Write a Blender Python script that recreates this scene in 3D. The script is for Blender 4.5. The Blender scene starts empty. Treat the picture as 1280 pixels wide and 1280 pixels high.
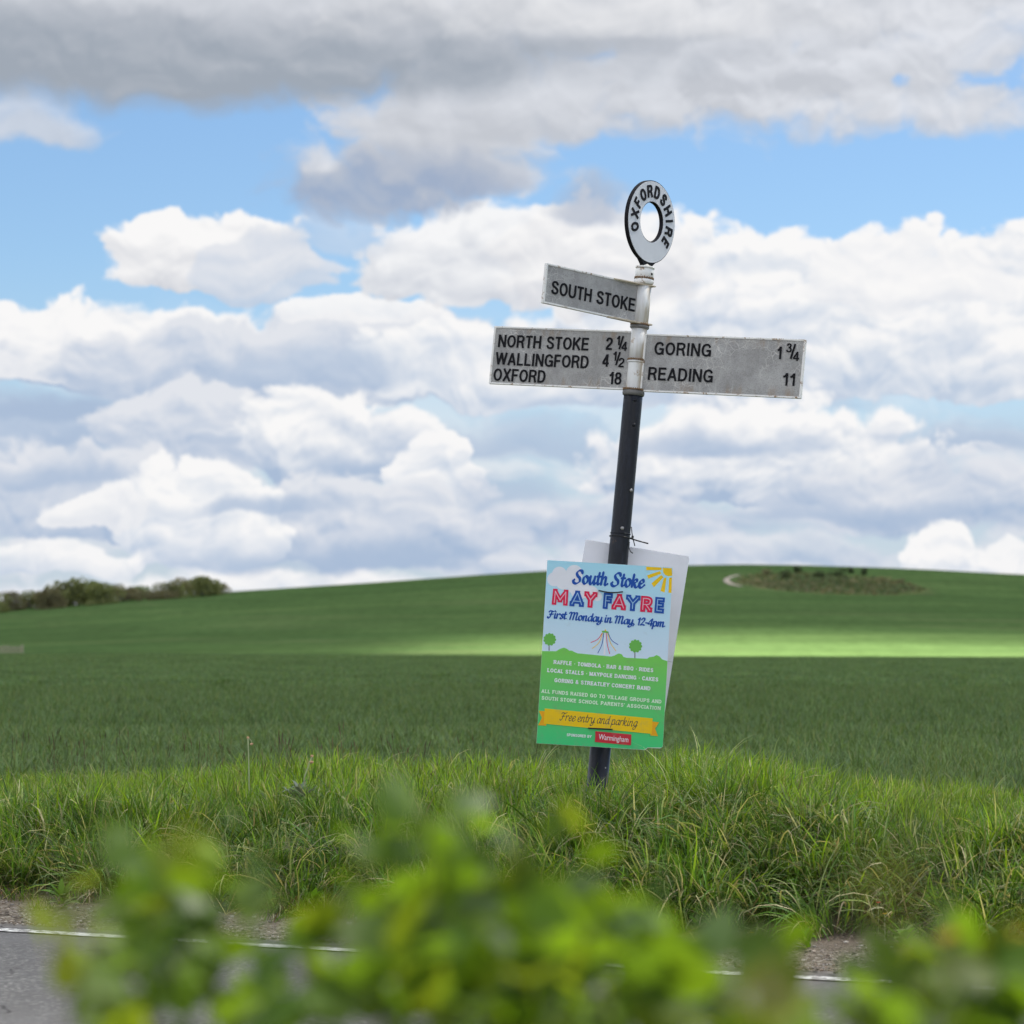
import bpy, bmesh, math, random
import numpy as np
from mathutils import Vector, Matrix, Euler

rnd = random.Random(7)
sc = bpy.context.scene
COL = sc.collection

# ------------------------------------------------------------------ camera
F = 3600.0                       # focal length in pixels of the 1280 px wide photograph
CAMZ = 1.05
HOR = 800.0                      # image row of the horizon
PITCH = math.atan((HOR - 640.0) / F)
cd = bpy.data.cameras.new('camera')
cam = bpy.data.objects.new('camera', cd)
COL.objects.link(cam)
cam.location = (0, 0, CAMZ)
cam.rotation_euler = (math.pi / 2 + PITCH, 0, 0)
cd.sensor_width = 36.0
cd.lens = F / 1280.0 * 36.0
cd.clip_start = 0.1
cd.clip_end = 20000
cd.dof.use_dof = True
cd.dof.focus_distance = 11.95
cd.dof.aperture_fstop = 5.0
cd.dof.aperture_blades = 9
sc.camera = cam
ROT = cam.rotation_euler.to_matrix()


def ray(px, py):
    return ROT @ Vector(((px - 640) / F, (640 - py) / F, -1.0))


def at(px, py, Y):
    """world point seen at photo pixel px,py at distance Y along +y"""
    r = ray(px, py)
    return Vector((0, 0, CAMZ)) + r * (Y / r.y)


def proj(p):
    q = ROT.transposed() @ (Vector(p) - Vector((0, 0, CAMZ)))
    return 640 + F * q.x / -q.z, 640 - F * q.y / -q.z


# ------------------------------------------------------------------ render look
sc.render.engine = 'CYCLES'
sc.cycles.use_denoising = True
sc.cycles.max_bounces = 6
sc.cycles.diffuse_bounces = 3
sc.cycles.transparent_max_bounces = 8
sc.cycles.sample_clamp_indirect = 6
sc.view_settings.view_transform = 'Standard'
sc.view_settings.look = 'None'
sc.view_settings.gamma = 1
sc.view_settings.use_curve_mapping = False
EXPO = 1.7
sc.view_settings.exposure = EXPO
EG = 2 ** EXPO

# ------------------------------------------------------------------ sun
SUN_EL = math.radians(55)
SUN_AZ = math.radians(56)        # measured from +y (view direction) towards +x
S = Vector((math.sin(SUN_AZ) * math.cos(SUN_EL), math.cos(SUN_AZ) * math.cos(SUN_EL), math.sin(SUN_EL)))
sl = bpy.data.lights.new('sun', 'SUN')
sl.energy = 5.0
sl.angle = math.radians(0.6)
sl.color = (1.0, 0.95, 0.84)
so = bpy.data.objects.new('sun', sl)
COL.objects.link(so)
so.location = (0, 0, 50)
so.rotation_euler = (-S).to_track_quat('-Z', 'Y').to_euler()


# ------------------------------------------------------------------ colour helpers
def lin(c):
    c = c / 255.0
    return c / 12.92 if c <= 0.04045 else ((c + 0.055) / 1.055) ** 2.4


def sky_rgb(r, g, b):
    """a colour of the sky as the photograph shows it, brought back through the exposure"""
    return (lin(r) / EG, lin(g) / EG, lin(b) / EG, 1)


def lrgb(r, g, b):
    return (lin(r), lin(g), lin(b), 1)


# ------------------------------------------------------------------ world: Nishita sky with procedural cloud decks
world = bpy.data.worlds.new('World')
sc.world = world
world.use_nodes = True
W = world.node_tree
W.nodes.clear()


class NT:
    """tiny helper for node trees"""
    def __init__(s, tree):
        s.t = tree

    def n(s, kind, ins=None, **props):
        nd = s.t.nodes.new(kind)
        for k, v in props.items():
            setattr(nd, k, v)
        for k, v in (ins or {}).items():
            sock = nd.inputs[k]
            if isinstance(v, bpy.types.NodeSocket):
                s.t.links.new(v, sock)
            else:
                sock.default_value = v
        return nd

    def m(s, op, a, b=None, c=None, clamp=False):
        ins = {0: a}
        if b is not None:
            ins[1] = b
        if c is not None:
            ins[2] = c
        return s.n('ShaderNodeMath', ins, operation=op, use_clamp=clamp).outputs[0]

    def v(s, op, a, b=None, c=None):
        ins = {0: a}
        if b is not None:
            ins[1] = b
        if c is not None:
            ins[2] = c
        nd = s.n('ShaderNodeVectorMath', ins, operation=op)
        return nd.outputs['Value'] if op in ('LENGTH', 'DOT_PRODUCT', 'DISTANCE') else nd.outputs[0]

    def mix(s, f, a, b, blend='MIX'):
        nd = s.n('ShaderNodeMix', data_type='RGBA', blend_type=blend)
        for i, val in ((0, f), (6, a), (7, b)):
            if isinstance(val, bpy.types.NodeSocket):
                s.t.links.new(val, nd.inputs[i])
            else:
                nd.inputs[i].default_value = val
        return nd.outputs[2]

    def mr(s, val, a, b, c=0.0, d=1.0, smooth=True):
        return s.n('ShaderNodeMapRange', {0: val, 1: a, 2: b, 3: c, 4: d},
                   interpolation_type='SMOOTHSTEP' if smooth else 'LINEAR').outputs[0]

    def noise(s, vec, scale, detail=3.0, rough=0.5, dist=0.0, color=False, dim='3D'):
        nd = s.n('ShaderNodeTexNoise', {'Vector': vec, 'Scale': scale, 'Detail': detail,
                                        'Roughness': rough, 'Distortion': dist}, noise_dimensions=dim)
        return nd.outputs['Color' if color else 'Fac']

    def ramp(s, fac, stops):
        nd = s.n('ShaderNodeValToRGB', {0: fac})
        el = nd.color_ramp.elements
        while len(el) < len(stops):
            el.new(0.5)
        for e, (p, c) in zip(el, stops):
            e.position = p
            e.color = c
        return nd.outputs[0]


w = NT(W)
tc = w.n('ShaderNodeTexCoord').outputs['Generated']
sep = w.n('ShaderNodeSeparateXYZ', {0: tc})
az = w.m('ARCTAN2', sep.outputs[0], sep.outputs[1])
el = w.m('ARCSINE', sep.outputs[2])
P0 = w.n('ShaderNodeCombineXYZ', {0: az, 1: el, 2: 0.0}).outputs[0]
# domain warp, two scales
w1 = w.v('SUBTRACT', w.noise(P0, 30.0, 1.0, 0.5, color=True, dim='2D'), (0.5, 0.5, 0.5))
w2 = w.v('SUBTRACT', w.noise(P0, 130.0, 2.0, 0.55, color=True, dim='2D'), (0.5, 0.5, 0.5))
P1 = w.v('MULTIPLY_ADD', w1, (0.022, 0.012, 0), P0)
P = w.v('MULTIPLY_ADD', w2, (0.0045, 0.0032, 0), P1)


def puff_field(vec):
    """billowy height field: rounded cells broken up by fine noise"""
    sv = w.v('MULTIPLY', vec, (1.0, 1.45, 1.0))
    vo = w.n('ShaderNodeTexVoronoi', {'Vector': sv, 'Scale': 62.0, 'Detail': 2.0, 'Roughness': 0.42,
                                      'Lacunarity': 2.1},
             feature='F1', voronoi_dimensions='2D', normalize=True).outputs['Distance']
    fb = w.noise(sv, 36.0, 5.0, 0.56, dim='2D')
    a = w.m('MULTIPLY_ADD', vo, -1.15, 0.62)
    return w.m('ADD', a, w.m('MULTIPLY_ADD', fb, 1.3, -0.65))


puff = puff_field(P)
puff_l = puff_field(w.v('ADD', P, (0.0011, 0.0026, 0)))
relief = w.m('SUBTRACT', puff, puff_l)


def broad(vec):
    return w.n('ShaderNodeTexVoronoi', {'Vector': w.v('MULTIPLY', vec, (1.0, 1.35, 1.0)), 'Scale': 33.0, 'Detail': 1.0, 'Roughness': 0.45},
               feature='F1', voronoi_dimensions='2D', normalize=True).outputs['Distance']


relief_b = w.m('SUBTRACT', broad(w.v('ADD', P1, (0.0025, 0.0062, 0))), broad(P1))
relief = w.m('MULTIPLY_ADD', relief_b, 1.25, relief)
streak = w.noise(w.v('MULTIPLY', P, (1.0, 3.2, 1.0)), 22.0, 3.0, 0.5, dim='2D')

# one cumulus as a node group, used again and again
g = bpy.data.node_groups.new('cumulus', 'ShaderNodeTree')
for nm, ty in (('P', 'NodeSocketVector'), ('Center', 'NodeSocketVector'), ('Size', 'NodeSocketVector'),
               ('Puff', 'NodeSocketFloat'), ('Relief', 'NodeSocketFloat'), ('Amp', 'NodeSocketFloat'),
               ('Soft', 'NodeSocketFloat'), ('Rel', 'NodeSocketFloat'), ('Opacity', 'NodeSocketFloat'), ('Lift', 'NodeSocketFloat'),
               ('Dark', 'NodeSocketColor'), ('Bright', 'NodeSocketColor'), ('Under', 'NodeSocketColor')):
    g.interface.new_socket(nm, in_out='INPUT', socket_type=ty)
g.interface.new_socket('Color', in_out='OUTPUT', socket_type='NodeSocketColor')
G = NT(g)
gi = g.nodes.new('NodeGroupInput').outputs
q = G.v('MULTIPLY', G.v('SUBTRACT', gi['P'], gi['Center']), gi['Size'])
qs = G.n('ShaderNodeSeparateXYZ', {0: q})
yb = G.m('MAXIMUM', qs.outputs[1], G.m('MULTIPLY', qs.outputs[1], -2.6))
d = G.v('LENGTH', G.n('ShaderNodeCombineXYZ', {0: qs.outputs[0], 1: yb, 2: 0.0}).outputs[0])
s_ = G.m('ADD', G.m('SUBTRACT', 1.0, d), G.m('MULTIPLY', gi['Puff'], gi['Amp']))
a_ = G.m('MULTIPLY', G.n('ShaderNodeMapRange', {0: s_, 1: 0.0, 2: gi['Soft']}, interpolation_type='SMOOTHSTEP').outputs[0], gi['Opacity'])
sh = G.m('ADD', G.m('MULTIPLY_ADD', qs.outputs[1], 0.62, gi['Lift']), G.m('MULTIPLY', gi['Relief'], gi['Rel']), clamp=True)
c_ = G.mix(sh, gi['Dark'], gi['Bright'])
o_ = G.mix(a_, gi['Under'], c_)
g.links.new(o_, g.nodes.new('NodeGroupOutput').inputs[0])


def uv_of(px, py):
    r = ray(px, py).normalized()
    return math.atan2(r.x, r.y), math.asin(r.z)


WH = sky_rgb(249, 248, 248)
WG = sky_rgb(226, 229, 236)
BG = sky_rgb(170, 189, 215)
BG2 = sky_rgb(192, 206, 225)
DG = sky_rgb(160, 169, 181)
MG = sky_rgb(196, 200, 208)
SL = sky_rgb(158, 174, 200)
LG = sky_rgb(208, 211, 219)

sky = w.n('ShaderNodeTexSky', sky_type='NISHITA')
sky.sun_disc = False
sky.sun_elevation = SUN_EL
sky.sun_rotation = SUN_AZ
sky.altitude = 50
sky.air_density = 1.0
sky.dust_density = 0.35
sky.ozone_density = 3.0
nish = w.v('MULTIPLY', sky.outputs[0], (0.0320, 0.0363, 0.0402))
cur = nish


def cloud(px, base, wpx, hpx, dark, bright, amp=0.55, soft=0.35, op=1.0, lift=0.38, rel=1.25):
    global cur
    u, v = uv_of(px, base)
    soft = soft * (0.47 if soft < .5 else 1.0)
    nd = w.t.nodes.new('ShaderNodeGroup')
    nd.node_tree = g
    for k, val in (('P', P), ('Center', (u, v, 0)), ('Size', (F / wpx, F / hpx, 0)), ('Puff', puff), ('Relief', relief),
                   ('Amp', amp), ('Soft', soft), ('Rel', rel), ('Opacity', op), ('Lift', lift), ('Dark', dark), ('Bright', bright),
                   ('Under', cur)):
        if isinstance(val, bpy.types.NodeSocket):
            w.t.links.new(val, nd.inputs[k])
        else:
            nd.inputs[k].default_value = val
    cur = nd.outputs[0]


# the rest of the sky: broken cloud out of view, made brighter as added fill light
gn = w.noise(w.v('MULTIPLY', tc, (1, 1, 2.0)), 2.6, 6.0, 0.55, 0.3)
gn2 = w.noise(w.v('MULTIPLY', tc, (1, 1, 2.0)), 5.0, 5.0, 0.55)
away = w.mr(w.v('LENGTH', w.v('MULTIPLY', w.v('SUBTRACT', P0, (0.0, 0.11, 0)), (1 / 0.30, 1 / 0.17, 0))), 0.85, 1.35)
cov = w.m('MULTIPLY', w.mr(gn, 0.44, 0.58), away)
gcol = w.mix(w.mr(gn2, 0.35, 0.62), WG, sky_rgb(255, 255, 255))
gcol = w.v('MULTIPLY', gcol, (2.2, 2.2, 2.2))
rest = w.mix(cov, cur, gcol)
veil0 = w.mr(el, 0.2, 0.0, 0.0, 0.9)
rest = w.mix(veil0, rest, w.v('MULTIPLY', w.mix(w.mr(gn2, 0.4, 0.6), BG2, WG), (2.0, 2.0, 2.0)))  # out-of-view horizon cloud brightened too, for fill
# thin veil along the horizon
veil = w.mr(el, 0.135, 0.03, 0.0, 1.0)
cur = w.mix(w.m('MULTIPLY', veil, w.mr(streak, 0.38, 0.6, 0.72, 0.98)), cur, w.mix(w.mr(streak, 0.4, 0.62), BG2, WG))

#      x    base  w    h    dark bright amp soft op lift relief
for a in [
    # lower bank, far layers first
    (150, 462, 400, 74, BG, WH, .45, .34, 1.0, .50, 1.0),
    (50, 455, 140, 76, WG, WH, .50, .26, 1.0, .55, .9),
    (470, 476, 420, 80, BG, WG, .50, .45, 1.0, .50, .9),
    (760, 480, 330, 84, BG2, WH, .50, .40, 1.0, .48, .9),
    (905, 420, 210, 132, BG2, WH, .55, .35, 1.0, .42, 1.0),
    (1180, 440, 260, 136, BG2, WH, .55, .26, 1.0, .46, 1.1),
    (1120, 360, 120, 66, WG, WH, .55, .40, .9, .5, .9),
    (460, 398, 90, 28, WG, WH, .6, .26, .95, .6, .8),
    # blue-grey gaps and bases
    (60, 560, 300, 90, BG, BG2, .5, .9, 1.0, .4, .6),
    (120, 520, 210, 34, BG, BG, .6, .8, .95, .3, .4),
    (370, 475, 130, 40, BG, BG2, .7, .6, .75, .3, .4),
    (640, 560, 260, 46, BG, BG2, .6, .9, .8, .3, .4),
    (1200, 560, 260, 50, BG, BG2, .6, .9, .9, .3, .4),
    (930, 500, 220, 34, BG, BG2, .6, .9, .6, .3, .4),
    # second rank
    (1180, 470, 160, 70, BG2, WH, .55, .40, .9, .40, 1.0),
    (960, 600, 250, 92, BG, WH, .55, .40, 1.0, .42, 1.0),
    (1190, 640, 240, 76, BG, WG, .50, .5, 1.0, .42, .9),
    (240, 560, 120, 80, BG, WG, .55, .34, 1.0, .46, .9),
    (420, 575, 140, 78, BG, WH, .55, .34, 1.0, .40, .9),
    (480, 586, 110, 22, BG, BG, .6, .9, .9, .3, .3),
    (90, 640, 170, 86, BG, WG, .55, .45, 1.0, .36, .9),
    (545, 640, 62, 92, BG2, WH, .60, .26, .95, .46, 1.1),
    (740, 665, 300, 56, BG, WG, .55, .6, 1.0, .42, .8),
    (620, 620, 90, 30, BG, BG, .6, .9, .6, .3, .3),
    # third rank
    (440, 680, 220, 80, BG, WG, .50, .40, 1.0, .42, .9),
    (250, 676, 98, 94, BG2, WH, .55, .24, 1.0, .52, 1.0),
    (120, 648, 60, 34, WG, WH, .6, .40, .9, .5, .9),
    (520, 708, 380, 30, BG, BG, .5, .9, .9, .3, .3),
    (60, 706, 130, 30, BG2, WH, .55, .40, .9, .5, .8),
    (330, 742, 300, 28, BG2, WH, .5, .5, .9, .5, .8),
    (760, 722, 200, 50, BG, WG, .5, .5, .9, .45, .8),
    (1000, 700, 130, 30, BG, WG, .6, .6, .8, .4, .8),
    (330, 640, 120, 20, BG, BG, .8, 1.0, .8, .3, .4),
    (880, 560, 150, 26, BG, BG, .8, 1.0, .7, .3, .4),
    (1080, 650, 170, 22, BG, BG, .8, 1.0, .7, .3, .4),
    (60, 600, 110, 26, BG, BG, .8, 1.0, .7, .3, .4),
    (1172, 715, 56, 48, BG2, WH, .6, .26, 1.0, .5, 1.0),
    (1270, 730, 70, 46, BG2, WH, .6, .40, .9, .46, 1.0),
    # middle: white puffs and the dark one
    (600, 345, 160, 92, LG, WH, .60, .40, .95, .46, .8),
    (745, 350, 120, 92, LG, WH, .60, .40, .95, .46, .8),
    (737, 262, 66, 50, SL, MG, .6, .9, .75, .30, .5),
    (262, 338, 122, 74, LG, WH, .50, .30, 1.0, .52, .9),
    (325, 356, 84, 66, BG2, WG, .45, .34, .9, .42, .7),
    (430, 300, 80, 44, BG2, WG, .6, .9, .5, .4, .6),
    (560, 205, 130, 130, MG, WG, .85, .7, 1.0, .34, 1.0),
    (500, 170, 90, 60, MG, WG, .75, .8, .9, .4, .7),
    (478, 244, 150, 64, SL, MG, .80, .70, .95, .18, .9),
    (600, 232, 60, 50, SL, MG, .6, .9, .85, .2, .4),
    (398, 214, 44, 30, MG, WG, 1.2, 1.1, .8, .45, .9),
    # the deck along the top
    (930, 112, 400, 150, MG, WG, .75, .7, 1.0, .36, 1.2),
    (1160, 130, 150, 90, MG, WG, .75, .9, .8, .5, .9),
    (640, 150, 220, 90, MG, WG, .50, .6, .95, .22, .6),
    (40, 165, 110, 52, MG, WG, .60, .9, .8, .35, .5),
    (250, 40, 760, 130, MG, WG, .4, .5, 1.0, .3, .8),
    (900, 20, 600, 110, MG, WG, .5, .6, 1.0, .4, .9),
    (200, 92, 640, 130, DG, MG, .40, .8, 1.0, .04, .55),
    (560, 70, 460, 110, DG, MG, .60, 1.3, .7, .18, .8),
    (240, -4, 600, 60, MG, WG, .7, 1.2, .7, .3, .7),
    (700, 136, 110, 40, MG, WG, .7, .9, .8, .35, .7),
    (1270, 60, 170, 80, MG, WG, .8, .9, .9, .45, 1.0),
    (780, 30, 420, 60, MG, WH, .5, 1.0, .6, .5, .4),
]:
    cloud(*a)
# two small windows in the deck, on the right
for (px, py, rx, ry) in ((1112, 100, 34, 15), (1250, 98, 60, 20)):
    u, v = uv_of(px, py)
    dd = w.v('LENGTH', w.v('MULTIPLY', w.v('SUBTRACT', P, (u, v, 0)), (F / rx, F / ry, 0)))
    k = w.mr(w.m('ADD', dd, w.m('MULTIPLY', puff, 1.9)), 1.1, 0.35, 0.0, 0.8)
    cur = w.mix(k, cur, nish)
# the detailed decks to the north pass over into the broader, brightened pattern of the other quarters
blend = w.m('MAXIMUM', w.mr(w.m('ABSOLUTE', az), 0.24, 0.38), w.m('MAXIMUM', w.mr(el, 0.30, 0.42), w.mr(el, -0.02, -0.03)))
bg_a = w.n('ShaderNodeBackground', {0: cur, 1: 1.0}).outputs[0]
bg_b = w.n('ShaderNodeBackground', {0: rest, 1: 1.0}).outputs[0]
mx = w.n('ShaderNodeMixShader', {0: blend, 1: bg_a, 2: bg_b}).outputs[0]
wo = w.n('ShaderNodeOutputWorld', {0: mx})
world.cycles.sampling_method = 'MANUAL'
world.cycles.sample_map_resolution = 512


# ================================================================== helpers
def tag(o, label=None, cat=None, group=None, kind=None):
    if label:
        o['label'] = label
    if cat:
        o['category'] = cat
    if group:
        o['group'] = group
    if kind:
        o['kind'] = kind
    return o


def link(name, me, mat=None, parent=None, loc=None):
    o = bpy.data.objects.new(name, me)
    COL.objects.link(o)
    if mat and me is not None and not me.materials:
        me.materials.append(mat)
    if parent:
        o.parent = parent
    if loc is not None:
        o.location = loc
    return o


def empty(name, loc=(0, 0, 0), rot=None):
    o = bpy.data.objects.new(name, None)
    COL.objects.link(o)
    o.empty_display_size = 0.1
    o.location = loc
    if rot is not None:
        o.rotation_euler = rot
    return o


def mesh(name, vs, fs, smooth=False):
    me = bpy.data.meshes.new(name)
    me.from_pydata([tuple(v) for v in vs], [], fs)
    if smooth:
        me.polygons.foreach_set('use_smooth', [True] * len(me.polygons))
    me.update()
    return me


def bm_mesh(name, bm, smooth=False, bevel=0.0, seg=2):
    if bevel:
        bmesh.ops.bevel(bm, geom=list(bm.edges), offset=bevel, segments=seg, affect='EDGES', profile=0.6)
    bmesh.ops.recalc_face_normals(bm, faces=list(bm.faces))
    me = bpy.data.meshes.new(name)
    bm.to_mesh(me)
    bm.free()
    if smooth:
        me.polygons.foreach_set('use_smooth', [True] * len(me.polygons))
    return me


def bm_box(bm, x0, x1, y0, y1, z0, z1, M=None):
    vs = [bm.verts.new((x, y, z)) for x in (x0, x1) for y in (y0, y1) for z in (z0, z1)]
    if M is not None:
        for v in vs:
            v.co = M @ v.co
    for f in ((0, 1, 3, 2), (4, 6, 7, 5), (0, 4, 5, 1), (2, 3, 7, 6), (0, 2, 6, 4), (1, 5, 7, 3)):
        bm.faces.new([vs[i] for i in f])
    return vs


def lathe(prof, n=40, M=None):
    """prof: list of (radius, z) -> bmesh of revolution"""
    bm = bmesh.new()
    rings = []
    for r, z in prof:
        ring = []
        for i in range(n):
            a = 2 * math.pi * i / n
            co = Vector((r * math.cos(a), r * math.sin(a), z))
            ring.append(bm.verts.new(M @ co if M is not None else co))
        rings.append(ring)
    for a, b in zip(rings, rings[1:]):
        for i in range(n):
            bm.faces.new((a[i], a[(i + 1) % n], b[(i + 1) % n], b[i]))
    bm.faces.new(list(reversed(rings[0])))
    bm.faces.new(rings[-1])
    return bm


def tube_data(pts, rad, n=8):
    """pts: list of Vector, rad: float or list; returns verts, faces"""
    pts = [Vector(p) for p in pts]
    vs, fs = [], []
    up = Vector((0.13, 0.97, 0.2)).normalized()
    for i, p in enumerate(pts):
        t = (pts[min(i + 1, len(pts) - 1)] - pts[max(i - 1, 0)]).normalized()
        a = t.cross(up)
        if a.length < 1e-3:
            a = t.cross(Vector((1, 0, 0)))
        a.normalize()
        b = t.cross(a).normalized()
        r = rad[i] if isinstance(rad, (list, tuple)) else rad
        for k in range(n):
            th = 2 * math.pi * k / n
            vs.append(p + a * math.cos(th) * r + b * math.sin(th) * r)
    for i in range(len(pts) - 1):
        for k in range(n):
            k2 = (k + 1) % n
            fs.append((i * n + k, i * n + k2, (i + 1) * n + k2, (i + 1) * n + k))
    fs.append(tuple(range(n - 1, -1, -1)))
    fs.append(tuple(range((len(pts) - 1) * n, len(pts) * n)))
    return vs, fs


def new_mat(name):
    m = bpy.data.materials.new(name)
    m.use_nodes = True
    m.node_tree.nodes.clear()
    t = NT(m.node_tree)
    out = t.n('ShaderNodeOutputMaterial')
    return m, t, out


def principled(t, out, color, rough=0.6, spec=0.4, metal=0.0, normal=None, coat=0.0):
    ins = {'Base Color': color, 'Roughness': rough, 'Specular IOR Level': spec, 'Metallic': metal}
    if coat:
        ins['Coat Weight'] = coat
    p = t.n('ShaderNodeBsdfPrincipled', ins)
    if normal is not None:
        t.t.links.new(normal, p.inputs['Normal'])
    if out is not None:
        t.t.links.new(p.outputs[0], out.inputs[0])
    return p


def bump(t, h, strength=0.5, dist=0.01):
    return t.n('ShaderNodeBump', {'Height': h, 'Strength': strength, 'Distance': dist}).outputs[0]


def simple(name, col, rough=0.6, spec=0.4, var=0.12, scale=40.0, metal=0.0):
    m, t, out = new_mat(name)
    o = t.n('ShaderNodeTexCoord').outputs['Object']
    f = t.noise(o, scale, 4.0, 0.6)
    c1 = tuple(c * (1 - var) for c in col[:3]) + (1,)
    c2 = tuple(min(1, c * (1 + var)) for c in col[:3]) + (1,)
    principled(t, out, t.mix(f, c1, c2), rough, spec, metal)
    return m


def smoothstep(a, b, x):
    k = np.clip((x - a) / (b - a), 0, 1)
    return k * k * (3 - 2 * k)


# numpy value noise, for terrain and scattering
_rs = np.random.RandomState(5)
_tab = _rs.rand(256, 256)


def vnoise(x, y):
    x = np.asarray(x, float)
    y = np.asarray(y, float)
    xi = np.floor(x).astype(int)
    yi = np.floor(y).astype(int)
    fx = x - xi
    fy = y - yi
    fx = fx * fx * (3 - 2 * fx)
    fy = fy * fy * (3 - 2 * fy)
    a = _tab[xi % 256, yi % 256]
    b = _tab[(xi + 1) % 256, yi % 256]
    c = _tab[xi % 256, (yi + 1) % 256]
    dd = _tab[(xi + 1) % 256, (yi + 1) % 256]
    return (a * (1 - fx) + b * fx) * (1 - fy) + (c * (1 - fx) + dd * fx) * fy - 0.5


def fbm(x, y, o=4):
    s, a = 0, 1.0
    for i in range(o):
        s = s + a * vnoise(x * 2 ** i + 17.3 * i, y * 2 ** i + 9.1 * i)
        a *= 0.5
    return s


# ================================================================== the lie of the land
RC, RS = math.cos(math.radians(28.2)), math.sin(math.radians(28.2))


def road_s(x, y):
    """distance beyond the far edge of the road (negative: on the road)"""
    return (y - 9.55 + 0.537 * x) * RC


def road_pt(l, s):
    """point l metres along the road (to the right and nearer), s beyond its far edge"""
    return (l * RC + s * RS, 9.55 - l * RS + s * RC)


SKY_PX = [-3000, -800, -300, 0, 60, 160, 280, 450, 600, 700, 800, 860, 930, 1000, 1100, 1150, 1280, 1500, 2000, 4500]
SKY_ROW = [800, 790, 778, 762, 757, 747, 738, 727, 716, 710, 706, 704, 703, 704, 707, 709, 716, 726, 745, 800]
FIELD_Z = 0.27


def ground_z(x, y):
    x = np.asarray(x, float)
    y = np.asarray(y, float)
    s = road_s(x, y)
    # bank
    sn = s + 0.16 * vnoise(x * 1.3 + 4, y * 1.3) + 0.08 * vnoise(x * 3.3, y * 3.3)
    z = -0.03 + 0.055 * smoothstep(0.1, 0.6, s)
    top = 0.27 + 0.05 * np.exp(-((x - 0.9) ** 2) / 0.6) + 0.03 * vnoise(x * 0.9, y * 0.9)
    z = z + (top - 0.02) * smoothstep(0.75, 2.0, sn)
    z = z + (FIELD_Z - top) * smoothstep(3.0, 4.6, s)
    z = z + smoothstep(0.5, 1.0, s) * (1 - smoothstep(4, 6, s)) * (0.03 * fbm(x * 2.6, y * 2.6, 3) + 0.02 * vnoise(x * 9, y * 9))
    z = z - 0.0045 * x * smoothstep(20, 120, y) * (1 - smoothstep(150, 190, y))
    # hill, beyond a fold in the ground
    u = x / np.maximum(y, 1.0)
    row = np.interp(640 + F * u, SKY_PX, SKY_ROW)
    t = (y - 205.0) / (700.0 - 205.0)
    e0 = -45.0 / F
    e1 = (800.0 - row) / F
    zh = CAMZ + y * (e0 + (e1 - e0) * np.clip(t, 0, 1) ** 0.93)
    zh700 = CAMZ + 700 * e1
    zh = np.where(t > 1, zh700 - (y - 700) * 0.02, zh)
    zh = np.maximum(zh, -8)
    zh = zh + 0.15 * fbm(x * 0.03, y * 0.03, 3) * smoothstep(205, 260, y)
    k = smoothstep(122, 205, y)
    z = z * (1 - k) + zh * k
    return z


def gz(x, y):
    return float(ground_z(x, y))


def axis(lo, hi, fine0, fine1, step, grow=1.13):
    a = list(np.arange(fine0, fine1 + 1e-6, step))
    st = step
    while a[-1] < hi:
        st *= grow
        a.append(min(a[-1] + st, hi))
    st = step
    b = [a[0]]
    while b[-1] > lo:
        st *= grow
        b.append(max(b[-1] - st, lo))
    return np.array(sorted(set(b[1:] + a)))


xs = axis(-2500, 2500, -5.2, 5.2, 0.075, 1.09)
ys = axis(-60, 5200, 7.0, 15.5, 0.075, 1.06)
X, Y = np.meshgrid(xs, ys)
Z = ground_z(X, Y)
V = np.stack([X.ravel(), Y.ravel(), Z.ravel()], 1)
nx, ny = len(xs), len(ys)
idx = np.arange(nx * ny).reshape(ny, nx)
quads = np.stack([idx[:-1, :-1], idx[:-1, 1:], idx[1:, 1:], idx[1:, :-1]], -1).reshape(-1, 4)
fcx = (X[:-1, :-1] + X[1:, 1:]).ravel() / 2
fcy = (Y[:-1, :-1] + Y[1:, 1:]).ravel() / 2
fs_ = road_s(fcx, fcy)
is_verge = (fs_ > -0.4) & (fs_ < 3.4) & (np.abs(fcx) < 60)
is_field = (fs_ >= 3.4) | ((fs_ > -0.4) & (np.abs(fcx) >= 60))
is_near = fs_ <= -0.4


def sub_sheet(name, mask):
    f = quads[mask]
    used, inv = np.unique(f.ravel(), return_inverse=True)
    me = bpy.data.meshes.new(name)
    me.vertices.add(len(used))
    me.vertices.foreach_set('co', V[used].ravel())
    n = len(f)
    me.loops.add(n * 4)
    me.loops.foreach_set('vertex_index', inv.astype(np.int32))
    me.polygons.add(n)
    me.polygons.foreach_set('loop_start', np.arange(0, n * 4, 4, dtype=np.int32))
    me.polygons.foreach_set('use_smooth', np.ones(n, bool))
    me.update(calc_edges=True)
    me.validate()
    return me


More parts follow.
